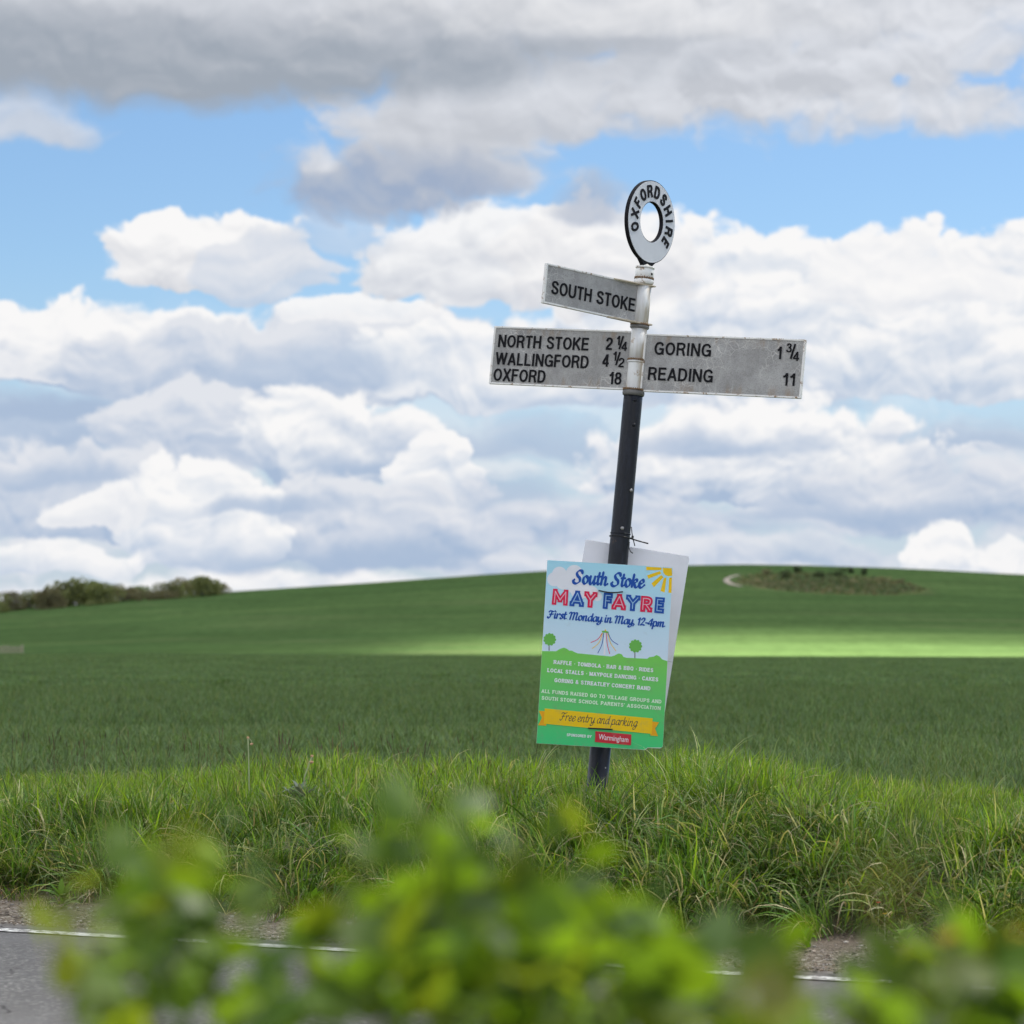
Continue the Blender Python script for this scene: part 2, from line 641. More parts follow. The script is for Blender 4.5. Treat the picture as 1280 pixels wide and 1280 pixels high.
# ---------------------------------------------------------------- materials of the ground
def mat_field():
    m, t, out = new_mat('young_crop_field')
    o = t.n('ShaderNodeTexCoord').outputs['Object']
    sp = t.n('ShaderNodeSeparateXYZ', {0: o})
    big = t.noise(t.v('MULTIPLY', o, (0.35, 1.0, 1.0)), 0.022, 3.0, 0.5)
    mid = t.noise(t.v('MULTIPLY', o, (0.5, 0.16, 1.0)), 1.2, 4.0, 0.6)
    c = t.mix(t.mr(big, 0.35, 0.65), (0.056, 0.086, 0.034, 1), (0.072, 0.108, 0.042, 1))
    c = t.mix(t.mr(mid, 0.3, 0.7, 0.0, 0.5), c, (0.040, 0.080, 0.022, 1))
    # the slope beyond the fold is a bluer, denser crop
    far = t.mr(sp.outputs[1], 150.0, 260.0)
    farc = t.mix(t.mr(big, 0.35, 0.65), (0.078, 0.134, 0.046, 1), (0.102, 0.164, 0.056, 1))
    cross = t.noise(t.v('MULTIPLY', o, (0.004, 0.045, 1.0)), 1.0, 3.0, 0.6)
    farc = t.mix(t.mr(cross, 0.42, 0.58, 0.0, 0.6), farc, (0.062, 0.106, 0.036, 1))
    spk = t.noise(t.v('MULTIPLY', o, (0.6, 0.12, 1.0)), 1.0, 5.0, 0.7)
    farc = t.mix(t.mr(spk, 0.40, 0.66, 0.0, 0.42), farc, (0.042, 0.074, 0.022, 1))
    thin = t.noise(t.v('MULTIPLY', o, (0.012, 0.03, 1.0)), 1.0, 5.0, 0.65)
    farc = t.mix(t.mr(thin, 0.52, 0.72, 0.0, 0.6), farc, (0.13, 0.16, 0.07, 1))
    c = t.mix(far, c, farc)
    # tramlines
    wv = t.n('ShaderNodeTexWave', {'Vector': t.v('MULTIPLY', o, (0.33, 1.0, 0.0)), 'Scale': 0.0131, 'Distortion': 1.2,
                                   'Detail': 1.0, 'Detail Scale': 0.2}, bands_direction='Y').outputs['Fac']
    c = t.mix(t.m('MULTIPLY', t.mr(wv, 0.972, 0.995), 0.30), c, (0.09, 0.12, 0.05, 1))
    # rough grass of the old pit on the brow
    dd = t.v('LENGTH', t.v('MULTIPLY', t.v('SUBTRACT', o, (67.0, 606.0, 0)), (1 / 20.0, 1 / 50.0, 0)))
    nz = t.noise(o, 0.12, 4.0, 0.6)
    k = t.mr(t.m('ADD', dd, t.m('MULTIPLY_ADD', nz, 1.0, -0.5)), 1.08, 0.84)
    pc = t.ramp(t.noise(t.v('MULTIPLY', o, (1, 0.25, 1)), 0.35, 4.0, 0.65),
                [(0.3, (0.060, 0.090, 0.035, 1)), (0.5, (0.080, 0.108, 0.044, 1)), (0.72, (0.12, 0.125, 0.062, 1))])
    rim = t.mr(t.m('ABSOLUTE', t.m('SUBTRACT', dd, 0.93)), 0.10, 0.0)
    pc = t.mix(t.m('MULTIPLY', rim, t.mr(nz, 0.4, 0.6, 0.2, 0.9)), pc, (0.20, 0.19, 0.075, 1))
    left = t.mr(sp.outputs[0], 61.0, 49.0)
    pc = t.mix(t.m('MULTIPLY', left, t.mr(nz, 0.4, 0.6, 0.2, 0.8)), pc, (0.20, 0.155, 0.09, 1))
    c = t.mix(k, c, pc)
    bn = bump(t, t.noise(t.v('MULTIPLY', o, (1, 0.35, 1)), 2.4, 4.0, 0.65), 0.9, 0.25)
    principled(t, out, c, 0.9, 0.0, normal=bn)
    return m


def mat_verge():
    m, t, out = new_mat('verge_soil')
    o = t.n('ShaderNodeTexCoord').outputs['Object']
    sp = t.n('ShaderNodeSeparateXYZ', {0: o})
    s = t.m('MULTIPLY', t.m('ADD', t.m('SUBTRACT', sp.outputs[1], 9.55), t.m('MULTIPLY', sp.outputs[0], 0.537)), RC)
    n1 = t.noise(o, 5.0, 5.0, 0.6)
    n2 = t.noise(o, 60.0, 4.0, 0.7)
    soil = t.mix(t.mr(n1, 0.35, 0.65), (0.075, 0.055, 0.040, 1), (0.16, 0.125, 0.095, 1))
    soil = t.mix(t.mr(n2, 0.45, 0.75), soil, (0.24, 0.21, 0.17, 1))
    grit = t.n('ShaderNodeTexVoronoi', {'Vector': o, 'Scale': 90.0})
    gv = t.n('ShaderNodeSeparateColor', {0: grit.outputs['Color']}).outputs[0]
    gc = t.ramp(gv, [(0.0, (0.075, 0.060, 0.045, 1)), (0.55, (0.15, 0.125, 0.095, 1)), (0.85, (0.22, 0.19, 0.15, 1)), (1.0, (0.36, 0.33, 0.28, 1))])
    k = t.mr(t.m('ADD', s, t.m('MULTIPLY_ADD', n1, 0.7, -0.35)), 0.75, 0.35)
    c = t.mix(k, soil, gc)
    grs = t.mr(t.m('ADD', s, t.m('MULTIPLY_ADD', n1, 1.0, -0.5)), 0.9, 1.7)
    c = t.mix(t.m('MULTIPLY', grs, 0.75), c, (0.045, 0.06, 0.02, 1))
    h = t.m('ADD', t.m('MULTIPLY', grit.outputs['Distance'], -0.6), n2)
    principled(t, out, c, 0.9, 0.2, normal=bump(t, h, 0.9, 0.012))
    return m


def mat_road():
    m, t, out = new_mat('worn_asphalt')
    o = t.n('ShaderNodeTexCoord').outputs['Object']     # x along, y across the road
    vo = t.n('ShaderNodeTexVoronoi', {'Vector': o, 'Scale': 85.0})
    v1 = t.n('ShaderNodeSeparateColor', {0: vo.outputs['Color']}).outputs[0]
    c = t.ramp(v1, [(0.0, (0.066, 0.064, 0.064, 1)), (0.5, (0.085, 0.083, 0.082, 1)), (0.85, (0.11, 0.107, 0.104, 1)), (1.0, (0.19, 0.185, 0.175, 1))])
    track = t.noise(t.v('MULTIPLY', o, (0.15, 1.6, 1)), 1.0, 3.0, 0.5)
    c = t.mix(t.mr(track, 0.46, 0.62, 0.0, 0.5), c, (0.125, 0.122, 0.122, 1))
    pat = t.noise(o, 1.7, 4.0, 0.6)
    c = t.mix(t.mr(pat, 0.4, 0.65, 0.0, 0.45), c, (0.07, 0.066, 0.064, 1))
    # grit and dust towards the edge
    sp = t.n('ShaderNodeSeparateXYZ', {0: o})
    e = t.mr(t.m('ADD', sp.outputs[1], t.m('MULTIPLY_ADD', pat, 0.5, -0.25)), 0.02, 0.26)
    dust = t.mix(t.noise(o, 50.0, 3.0, 0.7), (0.12, 0.10, 0.085, 1), (0.26, 0.235, 0.21, 1))
    c = t.mix(t.m('MULTIPLY', e, 0.8), c, dust)
    h = t.m('ADD', t.m('MULTIPLY', vo.outputs['Distance'], -1.0), t.noise(o, 200.0, 2.0, 0.5))
    crk = t.n('ShaderNodeTexVoronoi', {'Vector': t.v('MULTIPLY_ADD', t.v('SUBTRACT', t.noise(o, 3.0, 3.0, 0.6, color=True), (.5, .5, .5)), (.5, .5, 0), o), 'Scale': 1.1}, feature='DISTANCE_TO_EDGE').outputs[0]
    ckm = t.m('MULTIPLY', t.mr(crk, 0.012, 0.003), t.mr(pat, 0.45, 0.55))
    c = t.mix(ckm, c, (0.03, 0.028, 0.027, 1))
    principled(t, out, c, 0.8, 0.2, normal=bump(t, h, 0.35, 0.004))
    return m


def mat_line():
    m, t, out = new_mat('road_paint')
    o = t.n('ShaderNodeTexCoord').outputs['Object']
    n1 = t.noise(o, 30.0, 5.0, 0.7)
    n0 = t.noise(o, 1.2, 3.0, 0.6)
    k = t.mr(t.m('ADD', n1, t.m('MULTIPLY', n0, 0.5)), 0.74, 0.84)
    c = t.mix(k, (0.66, 0.66, 0.63, 1), (0.16, 0.15, 0.14, 1))
    principled(t, out, c, 0.6, 0.4, normal=bump(t, n1, 0.3, 0.003))
    return m


MF = mat_field()
MV = mat_verge()
tag(link('field', sub_sheet('field', is_field), MF), 'large green field of young crop rising to a rounded hill', kind='structure')
tag(link('verge', sub_sheet('verge', is_verge), MV), 'raised grassy roadside bank with bare soil at its foot', kind='structure')
tag(link('ground', sub_sheet('ground', is_near), MV), 'ground under the road and the hedge', kind='structure')

# road: its own frame, x along the road, y across
rl = []
for l in list(np.arange(-60, -8, 1.0)) + list(np.arange(-8, 8, 0.06)) + list(np.arange(8, 60, 1.0)):
    rl.append(float(l))
vs, fs = [], []
cross = [-6.2, -5, -3.5, -2, -1, -0.4, -0.15, 0.0, 0.07]
for l in rl:
    edge = 0.20 + 0.16 * float(vnoise(l * 2.1, 3.3)) + 0.10 * float(vnoise(l * 9, 8.3)) + 0.05 * float(vnoise(l * 23, 5.3))
    for s in cross + [edge]:
        vs.append((l, s, 0.0 - 0.002 * max(0, s) * 10 + 0.012 * min(1, -min(s, 0) / 3.0)))
nc = len(cross) + 1
for i in range(len(rl) - 1):
    for j in range(nc - 1):
        fs.append((i * nc + j, (i + 1) * nc + j, (i + 1) * nc + j + 1, i * nc + j + 1))
ROADM = Matrix.Translation((0, 9.55, 0)) @ Matrix.Rotation(-math.radians(28.2), 4, 'Z')
road = link('road', mesh('road', vs, fs, True), mat_road())
road.matrix_world = ROADM
tag(road, 'grey asphalt country road seen behind the hedge leaves', kind='structure')
vs, fs = [], []
ll = [l for l in rl if abs(l) < 30]
for i, l in enumerate(ll):
    j = 0.004 * float(vnoise(l * 14, 1.3))
    vs += [(l, -0.10 + j, 0.0045), (l, -0.015 + j * 1.4, 0.0042)]
    if i:
        fs.append((2 * i - 2, 2 * i, 2 * i + 1, 2 * i - 1))
mk = link('road_marking', mesh('road_marking', vs, fs), mat_line())
mk.matrix_world = ROADM
tag(mk, 'worn white edge line painted along the far side of the road', kind='structure')

# chalk track bending round the left end of the old pit
def draped_strip(name, pts, width, mat, lift=0.12):
    vs, fs = [], []
    for i, (x, y) in enumerate(pts):
        a = pts[max(0, i - 1)]
        b = pts[min(len(pts) - 1, i + 1)]
        dx, dy = b[0] - a[0], b[1] - a[1]
        L = math.hypot(dx, dy) or 1
        nx_, ny_ = -dy / L, dx / L
        wd = width * (0.75 + 0.5 * rnd.random())
        for k in (-0.5, 0.5):
            X_, Y_ = x + nx_ * wd * k, y + ny_ * wd * k
            vs.append((X_, Y_, gz(X_, Y_) + lift))
        if i:
            fs.append((2 * i - 2, 2 * i - 1, 2 * i + 1, 2 * i))
    return link(name, mesh(name, vs, fs, True), mat)


MCH = simple('chalk', (0.40, 0.34, 0.27), 0.95, 0.1, 0.2, 0.6)


def ellipse_pts(cx, cy, rx, ry, a0, a1, n=26):
    return [(cx + rx * math.cos(math.radians(a0 + (a1 - a0) * i / n)), cy + ry * math.sin(math.radians(a0 + (a1 - a0) * i / n))) for i in range(n + 1)]


tag(draped_strip('chalk_track', ellipse_pts(67, 606, 21.5, 54, 140, 200), 1.3, MCH), 'pale chalk track curving round the pit on the hill', kind='structure')
tag(draped_strip('chalk_track', [(26 + 0.9 * i, 523 - 1.2 * i + 3 * math.sin(i)) for i in range(15)], 0.8, simple('pale_earth', (0.17, 0.18, 0.09), 0.95, 0.1, 0.3, 0.4)),
    'faint earth track across the crop below the pit', kind='structure')


# ================================================================== lettering
def font_measure():
    cu = bpy.data.curves.new('f', 'FONT')
    cu.body = 'H'
    o = bpy.data.objects.new('f', cu)
    COL.objects.link(o)
    bpy.context.view_layer.update()
    me = bpy.data.meshes.new_from_object(o.evaluated_get(bpy.context.evaluated_depsgraph_get()))
    h = max(v.co.y for v in me.vertices) - min(v.co.y for v in me.vertices)
    bpy.data.objects.remove(o)
    bpy.data.meshes.remove(me)
    bpy.data.curves.remove(cu)
    return h


CAPH = font_measure()


def text_data(body, bold=0.0, extrude=0.0, shear=0.0, spacing=1.0):
    """flat outline lettering, cap height 1, starting at x=0 on the baseline"""
    cu = bpy.data.curves.new('t', 'FONT')
    cu.body = body
    cu.offset = bold
    cu.extrude = extrude
    cu.shear = shear
    cu.space_character = spacing
    cu.resolution_u = 6
    o = bpy.data.objects.new('t', cu)
    COL.objects.link(o)
    bpy.context.view_layer.update()
    me = bpy.data.meshes.new_from_object(o.evaluated_get(bpy.context.evaluated_depsgraph_get()))
    vs = [Vector(v.co) / CAPH for v in me.vertices]
    fs = [tuple(p.vertices) for p in me.polygons]
    bpy.data.objects.remove(o)
    bpy.data.meshes.remove(me)
    bpy.data.curves.remove(cu)
    x0 = min(v.x for v in vs)
    x1 = max(v.x for v in vs)
    vs = [Vector((v.x - x0, v.y, v.z)) for v in vs]
    return vs, fs, x1 - x0


def fit_text(body, x0, x1, base, cap, depth=0.0, bold=0.0, shear=0.0, spacing=1.0):
    """lettering fitted between x0 and x1, in the local plane (x right, y up, z out)"""
    ex = depth / cap * CAPH if depth else 0.0
    vs, fs, wd = text_data(body, bold, ex / 2, shear, spacing)
    k = (x1 - x0) / wd
    zs = depth / 2 if depth else 0
    return [Vector((x0 + v.x * k, base + v.y * cap, v.z * cap + zs)) for v in vs], fs


# plain block capitals drawn as strokes of even weight (centre lines, cap height 1)
BLOCK = {
    'A': (.74, [[(.07, 0), (.37, .97)], [(.67, 0), (.37, .97)], [(.17, .30), (.57, .30)]]),
    'B': (.68, [[(.09, 0), (.09, 1)], [(.09, .925), (.28, .925), (.42, .925), (.54, .85), (.55, .72), (.46, .58), (.34, .535), (.09, .535)],
                [(.09, .535), (.34, .535), (.50, .49), (.60, .30), (.52, .13), (.36, .075), (.09, .075)]]),
    'C': (.72, [[(.63, .70), (.55, .86), (.38, .925), (.18, .82), (.09, .5), (.18, .18), (.38, .075), (.55, .14), (.64, .32)]]),
    'D': (.72, [[(.09, 0), (.09, 1)], [(.09, .925), (.20, .925), (.34, .92), (.53, .82), (.62, .5), (.53, .18), (.34, .08), (.20, .075), (.09, .075)]]),
    'E': (.64, [[(.09, 0), (.09, 1)], [(.09, .925), (.60, .925)], [(.09, .52), (.56, .52)], [(.09, .075), (.62, .075)]]),
    'F': (.60, [[(.09, 0), (.09, 1)], [(.09, .925), (.58, .925)], [(.09, .50), (.52, .50)]]),
    'G': (.76, [[(.66, .71), (.57, .86), (.39, .925), (.18, .82), (.09, .5), (.18, .18), (.39, .075), (.57, .13), (.68, .28)], [(.40, .45), (.70, .45)], [(.67, .50), (.67, .02)]]),
    'H': (.70, [[(.09, 0), (.09, 1)], [(.61, 0), (.61, 1)], [(.09, .52), (.61, .52)]]),
    'I': (.22, [[(.11, 0), (.11, 1)]]),
    'K': (.70, [[(.09, 0), (.09, 1)], [(.62, 1), (.13, .38)], [(.28, .55), (.65, 0)]]),
    'L': (.58, [[(.09, 0), (.09, 1)], [(.09, .075), (.56, .075)]]),
    'M': (.84, [[(.09, 0), (.09, 1)], [(.12, .98), (.42, .05)], [(.72, .98), (.42, .05)], [(.75, 0), (.75, 1)]]),
    'N': (.72, [[(.09, 0), (.09, 1)], [(.12, .96), (.60, .04)], [(.63, 0), (.63, 1)]]),
    'O': (.78, [[(.39, .925), (.19, .82), (.09, .5), (.19, .18), (.39, .075), (.59, .18), (.69, .5), (.59, .82), (.39, .925)]]),
    'P': (.66, [[(.09, 0), (.09, 1)], [(.09, .925), (.25, .925), (.42, .92), (.56, .82), (.56, .60), (.42, .47), (.25, .46), (.09, .46)]]),
    'Q': (.78, [[(.39, .925), (.19, .82), (.09, .5), (.19, .18), (.39, .075), (.59, .18), (.69, .5), (.59, .82), (.39, .925)], [(.45, .26), (.70, .0)]]),
    'R': (.70, [[(.09, 0), (.09, 1)], [(.09, .925), (.25, .925), (.42, .925), (.57, .84), (.57, .62), (.42, .50), (.25, .49), (.09, .49)], [(.38, .50), (.50, .40), (.55, .22), (.62, 0)]]),
    'S': (.68, [[(.58, .72), (.51, .87), (.34, .925), (.17, .87), (.12, .72), (.20, .59), (.36, .52), (.52, .43), (.60, .28), (.52, .12), (.34, .075), (.16, .13), (.09, .30)]]),
    'T': (.62, [[(.31, 0), (.31, 1)], [(.02, .925), (.60, .925)]]),
    'U': (.72, [[(.09, 1), (.09, .65), (.09, .35), (.17, .14), (.36, .075), (.55, .14), (.63, .35), (.63, .65), (.63, 1)]]),
    'V': (.70, [[(.05, 1), (.35, .04)], [(.65, 1), (.35, .04)]]),
    'W': (1.0, [[(.05, 1), (.26, .04)], [(.50, .97), (.26, .04)], [(.50, .97), (.74, .04)], [(.95, 1), (.74, .04)]]),
    'X': (.70, [[(.06, 0), (.64, 1)], [(.64, 0), (.06, 1)]]),
    'Y': (.70, [[(.05, 1), (.35, .46)], [(.65, 1), (.35, .46)], [(.35, .48), (.35, 0)]]),
    '1': (.42, [[(.31, 0), (.31, 1)], [(.04, .70), (.18, .76), (.30, .96)]]),
    '2': (.62, [[(.09, .68), (.14, .86), (.30, .925), (.47, .86), (.52, .68), (.44, .50), (.22, .30), (.09, .09)], [(.03, .075), (.58, .075)]]),
    '3': (.62, [[(.10, .73), (.16, .87), (.30, .925), (.45, .86), (.48, .72), (.41, .58), (.25, .535)], [(.25, .535), (.44, .49), (.53, .30), (.45, .13), (.29, .075), (.13, .13), (.08, .29)]]),
    '4': (.62, [[(.43, 0), (.43, 1)], [(.41, .95), (.06, .30)], [(.02, .265), (.60, .265)]]),
    '8': (.62, [[(.30, .925), (.15, .86), (.12, .72), (.19, .58), (.30, .535), (.42, .58), (.49, .72), (.45, .86), (.30, .925)],
                [(.30, .535), (.14, .47), (.08, .30), (.14, .13), (.30, .075), (.46, .13), (.53, .30), (.46, .47), (.30, .535)]]),
    '/': (.40, [[(.04, -.02), (.36, 1.02)]]),
    '&': (.76, [[(.70, .02), (.24, .66), (.22, .86), (.36, .93), (.48, .84), (.44, .68), (.16, .44), (.10, .24), (.24, .08), (.46, .12), (.66, .46)]]),
    "'": (.20, [[(.10, .72), (.10, 1)]]),
    '·': (.30, [[(.08, .45), (.24, .45)]]),
    ' ': (.30, []),
}


def block_text(body, x0, x1, base, cap, weight=0.155, depth=0.0, slab=0.0, gap=0.10):
    """block lettering fitted between x0 and x1; strokes keep their weight"""
    adv = sum(BLOCK[ch][0] + gap for ch in body) - gap
    kx = (x1 - x0) / adv
    hw = weight * cap / 2
    vs, fs = [], []
    cx, k = 0.0, 0

    def bar(path, half, z):
        b = len(vs)
        n = len(path)
        for i, p in enumerate(path):
            d_ = path[min(i + 1, n - 1)] - path[max(i - 1, 0)]
            d_.normalize()
            nn = Vector((-d_.y, d_.x)) * half
            vs.append(Vector((p.x + nn.x, p.y + nn.y, z)))
            vs.append(Vector((p.x - nn.x, p.y - nn.y, z)))
            if depth:
                vs.append(Vector((p.x + nn.x, p.y + nn.y, z - depth)))
                vs.append(Vector((p.x - nn.x, p.y - nn.y, z - depth)))
        st = 4 if depth else 2
        for i in range(1, n):
            a, c = b + st * (i - 1), b + st * i
            fs.append((a, a + 1, c + 1, c))
            if depth:
                fs.append((a, c, c + 2, a + 2))
                fs.append((a + 1, a + 3, c + 3, c + 1))
        if depth:
            for a in (b, b + st * (n - 1)):
                fs.append((a, a + 2, a + 3, a + 1))
    for ch in body:
        w_, strokes = BLOCK[ch]
        for st in strokes:
            k += 1
            z = depth + 4e-6 * (k % 5)
            pth = [Vector((x0 + (cx + p.x) * kx, base + p.y * cap)) for p in smooth_path(st, 5)]
            bar(pth, hw * (0.82 if ch in '/' else 1), z)
            if slab:
                for e in (st[0], st[-1]):
                    if e[1] in (0, 1) and abs(st[0][1] - st[-1][1]) > .5:
                        yy = base + (e[1] * (1 - weight * .55) + weight * .275) * cap
                        ex = x0 + (cx + e[0]) * kx
                        bar([Vector((ex - slab * cap, yy)), Vector((ex + slab * cap, yy))], hw * .6, z + 2e-6)
        cx += w_ + gap
    return vs, fs


# broad-nib strokes for the brush lettering; x height 1, ascender 1.62
def C(*a):
    return list(a)


SCRIPT = {
    'S': (1.42, [[(1.25, 1.28), (1.12, 1.58), (.72, 1.60), (.45, 1.28), (.62, .92), (.98, .62), (1.0, .2), (.6, -.06), (.22, .02), (.08, .3), (.22, .42)]]),
    'F': (1.30, [[(.12, 1.25), (.25, 1.5), (.6, 1.48), (1.0, 1.42), (1.35, 1.6)], [(.78, 1.48), (.62, .9), (.5, .3), (.3, -.04), (.05, .05), (.02, .22)], [(.32, .78), (.68, .8), (1.05, .86)]]),
    'M': (2.0, [[(.0, 1.3), (.15, 1.52), (.42, 1.45), (.42, 1.0), (.36, .5), (.3, 0)], [(.42, 1.0), (.65, 1.45), (.95, 1.5), (1.04, 1.2), (.98, .6), (.92, 0)],
                [(1.04, 1.0), (1.25, 1.45), (1.55, 1.5), (1.64, 1.2), (1.58, .6), (1.6, .08), (1.75, 0), (1.95, .14)]]),
    'a': (1.02, [[(.80, .88), (.52, 1.0), (.18, .74), (.12, .28), (.36, 0), (.62, .16), (.8, .6)], [(.84, 1.0), (.78, .4), (.86, .03), (1.06, .16)]]),
    'd': (1.04, [[(.80, .88), (.52, 1.0), (.18, .74), (.12, .28), (.36, 0), (.62, .16), (.8, .6)], [(.88, 1.6), (.80, .4), (.88, .03), (1.08, .16)]]),
    'e': (.86, [[(.14, .48), (.5, .52), (.7, .74), (.54, 1.0), (.24, .8), (.12, .34), (.34, 0), (.62, .06), (.9, .34)]]),
    'g': (1.0, [[(.80, .88), (.52, 1.0), (.18, .74), (.12, .32), (.36, .06), (.62, .2), (.8, .6)], [(.84, 1.0), (.78, .2), (.66, -.42), (.3, -.6), (.06, -.42), (.3, -.16), (1.04, .18)]]),
    'h': (1.06, [[(.2, 1.6), (.16, .8), (.12, 0)], [(.16, .55), (.42, .96), (.68, .92), (.7, .5), (.7, .08), (.86, 0), (1.08, .16)]]),
    'i': (.5, [[(.18, 1.0), (.14, .3), (.26, 0), (.52, .16)], [(.2, 1.36), (.2, 1.42)]]),
    'k': (1.04, [[(.2, 1.6), (.16, .8), (.12, 0)], [(.16, .42), (.4, .9), (.7, .96), (.72, .7), (.3, .46)], [(.36, .5), (.62, .06), (.84, 0), (1.06, .16)]]),
    'm': (1.56, [[(.14, 1.0), (.14, .5), (.1, 0)], [(.14, .55), (.36, .96), (.6, .94), (.6, .5), (.58, 0)], [(.6, .55), (.84, .96), (1.1, .94), (1.1, .5), (1.12, .08), (1.26, 0), (1.56, .16)]]),
    'n': (1.08, [[(.14, 1.0), (.14, .5), (.1, 0)], [(.14, .55), (.4, .96), (.66, .94), (.68, .5), (.68, .08), (.84, 0), (1.08, .16)]]),
    'o': (.98, [[(.5, 1.0), (.2, .82), (.12, .36), (.36, 0), (.68, .14), (.8, .6), (.5, 1.0)], [(.62, .9), (.8, .78), (1.0, .84)]]),
    'p': (1.04, [[(.16, 1.0), (.12, .3), (.06, -.6)], [(.16, .7), (.44, 1.0), (.74, .84), (.76, .34), (.5, 0), (.2, .12)], [(.7, .2), (.85, .1), (1.04, .16)]]),
    'r': (.78, [[(.14, 1.0), (.14, .5), (.1, 0)], [(.14, .55), (.36, .92), (.62, 1.0), (.7, .82)]]),
    's': (.74, [[(.62, .84), (.46, 1.02), (.24, .86), (.34, .6), (.56, .36), (.46, .04), (.2, .0), (.08, .2)]]),
    't': (.62, [[(.3, 1.5), (.2, .5), (.3, .03), (.62, .16)], [(.02, 1.0), (.3, 1.0), (.56, 1.04)]]),
    'u': (1.1, [[(.16, 1.0), (.12, .4), (.26, .0), (.5, .1), (.74, .6)], [(.8, 1.0), (.76, .3), (.88, .0), (1.1, .16)]]),
    'y': (1.0, [[(.16, 1.0), (.12, .4), (.26, .04), (.5, .12), (.74, .6)], [(.8, 1.0), (.76, .2), (.64, -.42), (.3, -.6), (.06, -.42), (.3, -.16), (1.04, .18)]]),
    ',': (.4, [[(.18, .1), (.18, -.1), (.04, -.3)]]),
    '-': (.62, [[(.1, .55), (.5, .57)]]),
    '1': (.66, [[(.06, 1.15), (.36, 1.5), (.32, .8), (.28, 0)]]),
    '2': (.95, [[(.1, 1.15), (.3, 1.5), (.66, 1.42), (.68, 1.0), (.3, .4), (.06, .04), (.4, .12), (.84, .04)]]),
    '4': (1.0, [[(.66, 0), (.7, .8), (.74, 1.5), (.3, .9), (.04, .42), (.5, .42), (.98, .46)]]),
    ' ': (.5, []),
}


def smooth_path(pts, n=7):
    if len(pts) < 3:
        return [Vector((p[0], p[1])) for p in pts]
    P_ = [Vector((p[0], p[1])) for p in pts]
    P_ = [2 * P_[0] - P_[1]] + P_ + [2 * P_[-1] - P_[-2]]
    out = []
    for i in range(1, len(P_) - 2):
        p0, p1, p2, p3 = P_[i - 1:i + 3]
        for k in range(n):
            t = k / n
            out.append(0.5 * ((2 * p1) + (p2 - p0) * t + (2 * p0 - 5 * p1 + 4 * p2 - p3) * t * t + (3 * p1 - p0 - 3 * p2 + p3) * t ** 3))
    out.append(P_[-2])
    return out


def ribbon(path, wfun, z, vs, fs):
    b = len(vs)
    n = len(path)
    for i, p in enumerate(path):
        d_ = (path[min(i + 1, n - 1)] - path[max(i - 1, 0)])
        if d_.length < 1e-9:
            d_ = Vector((1, 0))
        d_.normalize()
        wd = wfun(d_)
        nn = Vector((-d_.y, d_.x)) * wd
        vs += [Vector((p.x + nn.x, p.y + nn.y, z)), Vector((p.x - nn.x, p.y - nn.y, z))]
        if i:
            fs.append((b + 2 * i - 2, b + 2 * i - 1, b + 2 * i + 1, b + 2 * i))


def script_text(body, x0, x1, base, xh, thick=0.17, thin=0.06, slant=0.22, z=0.0):
    """brush lettering between x0 and x1"""
    pen = Vector((math.cos(math.radians(35)), math.sin(math.radians(35))))

    def wf(d_):
        return thin + (thick - thin) * abs(d_.x * pen.y - d_.y * pen.x)
    vs, fs = [], []
    cx, k = 0.0, 0
    for ch in body:
        adv, strokes = SCRIPT[ch]
        for st in strokes:
            pth = [Vector((p.x + cx + p.y * slant, p.y)) for p in smooth_path(st)]
            k += 1
            zz = z + 5e-6 * (k % 5)
            ribbon(pth, wf, zz, vs, fs)
            for end in (pth[0], pth[-1]):          # round ends
                b = len(vs)
                r = (thick + thin) * 0.5
                for q in range(8):
                    a = q * math.pi / 4
                    vs.append(Vector((end.x + r * math.cos(a), end.y + r * math.sin(a), zz + 2.5e-6)))
                fs.append(tuple(range(b, b + 8)))
        cx += adv
    a = min(v.x for v in vs)
    b = max(v.x for v in vs)
    k = (x1 - x0) / (b - a)
    return [Vector((x0 + (v.x - a) * k, base + v.y * xh, v.z)) for v in vs], fs


# display capitals drawn with a broad double stroke
DISPLAY = {
    'M': [[(.1, 0), (.12, 1)], [(.12, 1), (.5, .25)], [(.5, .25), (.88, 1)], [(.88, 1), (.9, 0)]],
    'A': [[(.06, 0), (.5, 1)], [(.5, 1), (.94, 0)], [(.22, .26), (.78, .26)]],
    'Y': [[(.06, 1), (.5, .48)], [(.94, 1), (.5, .48)], [(.5, .48), (.5, 0)]],
    'F': [[(.16, 0), (.16, 1)], [(.16, 1), (.92, 1)], [(.16, .52), (.82, .52)]],
    'E': [[(.16, 0), (.16, 1)], [(.16, 1), (.92, 1)], [(.16, .52), (.84, .52)], [(.16, 0), (.92, 0)]],
    'R': [[(.14, 0), (.14, 1)], [(.14, 1), (.55, 1), (.84, .93), (.9, .74), (.82, .54), (.55, .46), (.14, .46)], [(.46, .46), (.92, 0)]],
}


def display_letter(ch, x0, x1, base, cap, half, z):
    vs, fs = [], []
    wx, hy = (x1 - x0) - 2 * half, cap - 2 * half
    for i, st in enumerate(DISPLAY[ch]):
        path = [Vector((x0 + half + p[0] * wx, base + half + p[1] * hy)) for p in st]
        if len(path) > 2:
            path = smooth_path([(p.x, p.y) for p in path], 4)
        zz = z + 5e-6 * i
        ribbon(path, lambda d_: half, zz, vs, fs)
        for end in (path[0], path[-1]):
            b = len(vs)
            for q in ((-1, -1), (1, -1), (1, 1), (-1, 1)):
                vs.append(Vector((end.x + q[0] * half, end.y + q[1] * half, zz + 2.5e-6)))
            fs.append((b, b + 1, b + 2, b + 3))
    return vs, fs


